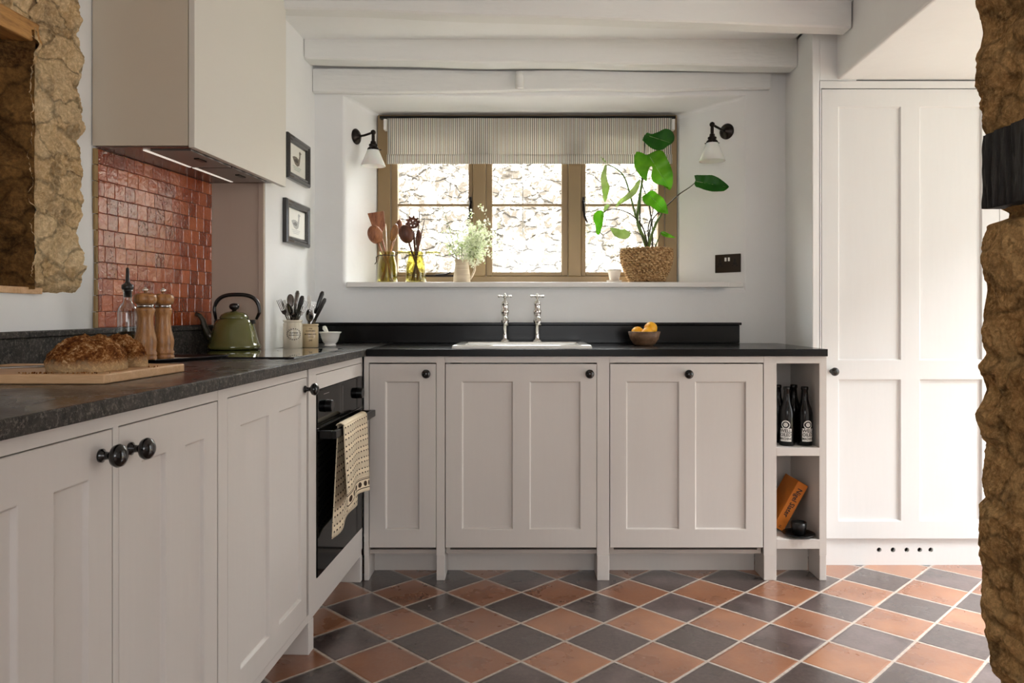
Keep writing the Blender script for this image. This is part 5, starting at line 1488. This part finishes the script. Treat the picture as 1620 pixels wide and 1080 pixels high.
def stemc(pts, r, Ys, mat=M_stem):
    n = len(pts); P = [cp(x, y, Ys[0] + (Ys[1] - Ys[0]) * i / (n - 1)) for i, (x, y) in enumerate(pts)]
    # Catmull-Rom
    Q = []
    for i in range(n - 1):
        p0 = P[max(i - 1, 0)]; p1 = P[i]; p2 = P[i + 1]; p3 = P[min(i + 2, n - 1)]
        for k_ in range(6):
            t_ = k_ / 6; Q.append(.5 * ((2 * p1) + (p2 - p0) * t_ + (2 * p0 - 5 * p1 + 4 * p2 - p3) * t_ ** 2 + (3 * p1 - p0 - 3 * p2 + p3) * t_ ** 3))
    Q.append(P[-1]); m = len(Q)
    mb = MB(); mb.tube(Q, [r * (1.6 - .85 * i / m) for i in range(m)], 8); mb.build('stem', mat, pl)
stemc([(478, 1035), (440, 930), (400, 820), (355, 650), (300, 470), (230, 395), (160, 362)], .0036, (3.65, 3.62))
stemc([(480, 1040), (450, 950), (405, 830), (412, 700), (432, 560), (442, 485)], .0060, (3.65, 3.62))
stemc([(482, 1040), (430, 900), (425, 700), (432, 560), (470, 400), (503, 300)], .0030, (3.66, 3.62), M_stemd)
stemc([(490, 1040), (520, 930), (560, 830), (600, 755), (570, 700)], .0050, (3.64, 3.59))
stemc([(525, 1040), (525, 880), (510, 760), (500, 700), (470, 600), (440, 500), (458, 300), (464, 182)], .0026, (3.67, 3.62), M_stemd)
stemc([(490, 1040), (515, 840), (570, 755), (650, 688), (740, 605), (830, 545), (880, 500)], .0026, (3.66, 3.51), M_stemd)
stemc([(490, 1040), (450, 880), (375, 785), (290, 738), (200, 722), (130, 745)], .0026, (3.65, 3.60), M_stemd)
stemc([(485, 1040), (455, 960), (400, 912), (335, 905)], .0022, (3.64, 3.58), M_stemd)
stemc([(545, 1040), (560, 1000), (580, 950), (594, 912)], .0022, (3.64, 3.57))
stemc([(500, 1040), (490, 900), (505, 820), (530, 740), (525, 640)], .0026, (3.67, 3.60), M_stemd)

# ------------------------------------------------------------------ shelf contents
zs1 = bzz(708) + .0006
def beer(x, y, label, rot, lab=True):
    r = thing('dark_bottle', label, 'bottle', (x, y, zs1), 'dark bottles on the upper shelf')
    mb = MB(); mb.lathe([(0, 0), (.028, 0), (.030, .003), (.030, .130), (.027, .148), (.019, .168), (.0145, .185), (.0125, .222), (.0145, .224), (.0145, .232), (.0135, .236), (0, .236)], (x, y, zs1), 32); mb.build('bottle', M_brownglass, r)
    face = math.atan2(-y, -x) + rot; R = .0303
    def f(s, z, d=0): return (x + (R + d) * math.cos(face + s / R), y + (R + d) * math.sin(face + s / R), zs1 + z)
    mb = MB()
    n = 12
    for i in range(n):
        a0, a1 = -.023 + .046 * i / n, -.023 + .046 * (i + 1) / n
        mb.face([mb.v(f(a0, .018)), mb.v(f(a1, .018)), mb.v(f(a1, .070)), mb.v(f(a0, .070))])
    def disc(rad, d, m, zc=.085, n=28):
        c = mb.v(f(0, zc, d)); ring = [mb.v(f(rad * math.cos(2 * PI * q / n), zc + rad * math.sin(2 * PI * q / n), d)) for q in range(n)]
        for q in range(n): mb.face([c, ring[q], ring[(q + 1) % n]], m)
    disc(.0175, .0002, 0); disc(.0135, .0004, 1)
    disc(.0085, .0006, 0)
    for q in (-1, 1):
        c = [f(q * .003 + .0016 * math.cos(k_ * PI / 3), .087 + .0012 * math.sin(k_ * PI / 3), .0008) for k_ in range(6)]; mb.face([mb.v(p) for p in c], 1)
    mb.face([mb.v(f(-.002, .082, .0008)), mb.v(f(0, .0795, .0008)), mb.v(f(.002, .082, .0008))], 1)
    put_text(mb, 'WELL', .0185, lambda a_, b_: f(a_ * .98, .0605 + b_, .0005), 1, True)
    put_text(mb, 'OILED', .0185, lambda a_, b_: f(a_ * .84, .0445 + b_, .0005), 1, True)
    put_text(mb, 'MACHINE', .0125, lambda a_, b_: f(a_ * .82, .0285 + b_, .0005), 1, True)
    part_label(mb.build('bottle_label', [M_white, M_ink], r, recalc=False), 'white label with black lettering')
beer(1.066, 3.056, 'front left dark beer bottle on the upper shelf', -.15)
beer(1.138, 3.056, 'front right dark beer bottle on the upper shelf', .45)
beer(1.056, 3.135, 'rear left dark beer bottle, behind the front left one', 2.6)
beer(1.124, 3.140, 'rear dark beer bottle seen between the two front ones', 2.8)
zs2 = bzz(853) + .0006
bo = thing('orange_book', 'thick orange book leaning on the lower shelf, author name on spine', 'book', (1.06, 3.12, zs2))
A0 = Vector((1.066, 3.10, zs2)); an = math.radians(29); ua = Vector((math.sin(an), 0, math.cos(an))); la_ = Vector((-math.cos(an), 0, math.sin(an)))
Mb = Matrix(((la_.x, 0, ua.x, A0.x), (0, 1, 0, A0.y), (la_.z, 0, ua.z, A0.z), (0, 0, 0, 1)))   # (thickness, depth, height)
M_orange = plain('orange_cloth', col(212, 122, 34), .6, bump=.1, bscale=400)
mb = MB(Mb); mb.box(0, .003, 0, .15, 0, .212); mb.box(.043, .046, 0, .15, 0, .212); mb.box(.003, .043, 0, .003, 0, .212); mb.build('cover', M_orange, bo, bevel=.001)
mb = MB(Mb); mb.box(.0035, .0425, .0035, .146, .003, .209); mb.build('pages', M_mount, bo)
mb = MB(Mb)
put_text(mb, 'Nigel Slater', .030, lambda a_, b_: (.023 - b_, -.0008, .122 - a_ * .92), 0, True)
mb.build('spine_lettering', M_ink, bo, recalc=False)
mb = MB(Mb); put_text(mb, '13', .012, lambda a_, b_: (.023 - b_, -.0008, .014 - a_), 0, True); mb.build('spine_mark', M_ink, bo, recalc=False)
scx, scy = 1.108, 3.040
sa = tag(MB().lathe([(0, 0), (.026, 0), (.030, .003), (.052, .007), (.063, .012), (.063, .014), (.050, .010), (.028, .006), (0, .005)], (scx, scy, zs2), 40).build('saucer', M_blackware), 'black saucer on the lower shelf under the small cup', 'saucer')
cu_ = thing('small_cup', 'small black cup standing on the saucer in front of the orange book', 'cup', (scx, scy, zs2 + .0065))
mb = MB(); mb.lathe([(0, 0), (.022, 0), (.026, .004), (.030, .03), (.031, .050), (.0285, .050), (.027, .03), (.022, .008), (0, .006)], (scx, scy, zs2 + .0065), 36); mb.build('body', M_blackware, cu_)

# ------------------------------------------------------------------ camera
cam = bpy.data.cameras.new('camera'); co = bpy.data.objects.new('camera', cam); C.objects.link(co)
co.location = (0, 0, H); co.rotation_euler = (PI / 2, 0, 0)
cam.sensor_width = 36; cam.lens = F / 1620 * 36; cam.shift_x = (810 - CX) / 1620; cam.shift_y = -(540 - VY) / 1620
cam.clip_start = .02
bpy.context.scene.camera = co

# ------------------------------------------------------------------ light
w = bpy.data.worlds.new('sky'); bpy.context.scene.world = w; w.use_nodes = True
bg = w.node_tree.nodes['Background']; bg.inputs[0].default_value = (.97, .98, 1.0, 1); bg.inputs[1].default_value = 1.0
def area(name, loc, rot, sx, sy, power, color=(1, 1, 1)):
    l = bpy.data.lights.new(name, 'AREA'); l.shape = 'RECTANGLE'; l.size = sx; l.size_y = sy; l.energy = power; l.color = color
    o = bpy.data.objects.new(name, l); C.objects.link(o); o.location = loc; o.rotation_euler = rot; return o
sun = bpy.data.lights.new('sun', 'SUN'); sun.energy = 22; sun.angle = .02; sun.color = (1, .985, .97)
so_ = bpy.data.objects.new('sun', sun); C.objects.link(so_)
so_.rotation_euler = Vector((.25, .75, -1.0)).to_track_quat('-Z', 'Y').to_euler()
def aim(loc, to): return (Vector(to) - Vector(loc)).to_track_quat('-Z', 'Y').to_euler()
# skylight above the yard, falling in through the window
area('window_daylight', (.1, 5.4, 3.0), aim((.1, 5.4, 3.0), (0, 3.4, 1.2)), 3.0, 1.3, 300, (.96, .98, 1))
# daylight through the open garden doorway on the right
area('doorway_skylight', (4.4, 2.3, 4.0), aim((4.4, 2.3, 4.0), (1.3, 2.3, .2)), 2.4, 1.8, 840, (.96, .98, 1))
area('doorway_daylight', (3.9, 2.0, 1.3), aim((3.9, 2.0, 1.3), (1.2, 2.6, 1.2)), 2.0, 1.8, 20, (.96, .98, 1))
# added rear fill, shining through an unseen opening behind the camera
area('rear_fill', (.35, -2.8, 1.5), aim((.35, -2.8, 1.5), (.35, 0, 1.3)), 1.9, 1.2, 22, (.97, .985, 1))

sc_ = bpy.context.scene
sc_.view_settings.view_transform = 'Standard'; sc_.view_settings.look = 'None'; sc_.view_settings.gamma = 1; sc_.view_settings.use_curve_mapping = False
sc_.view_settings.exposure = 0.55
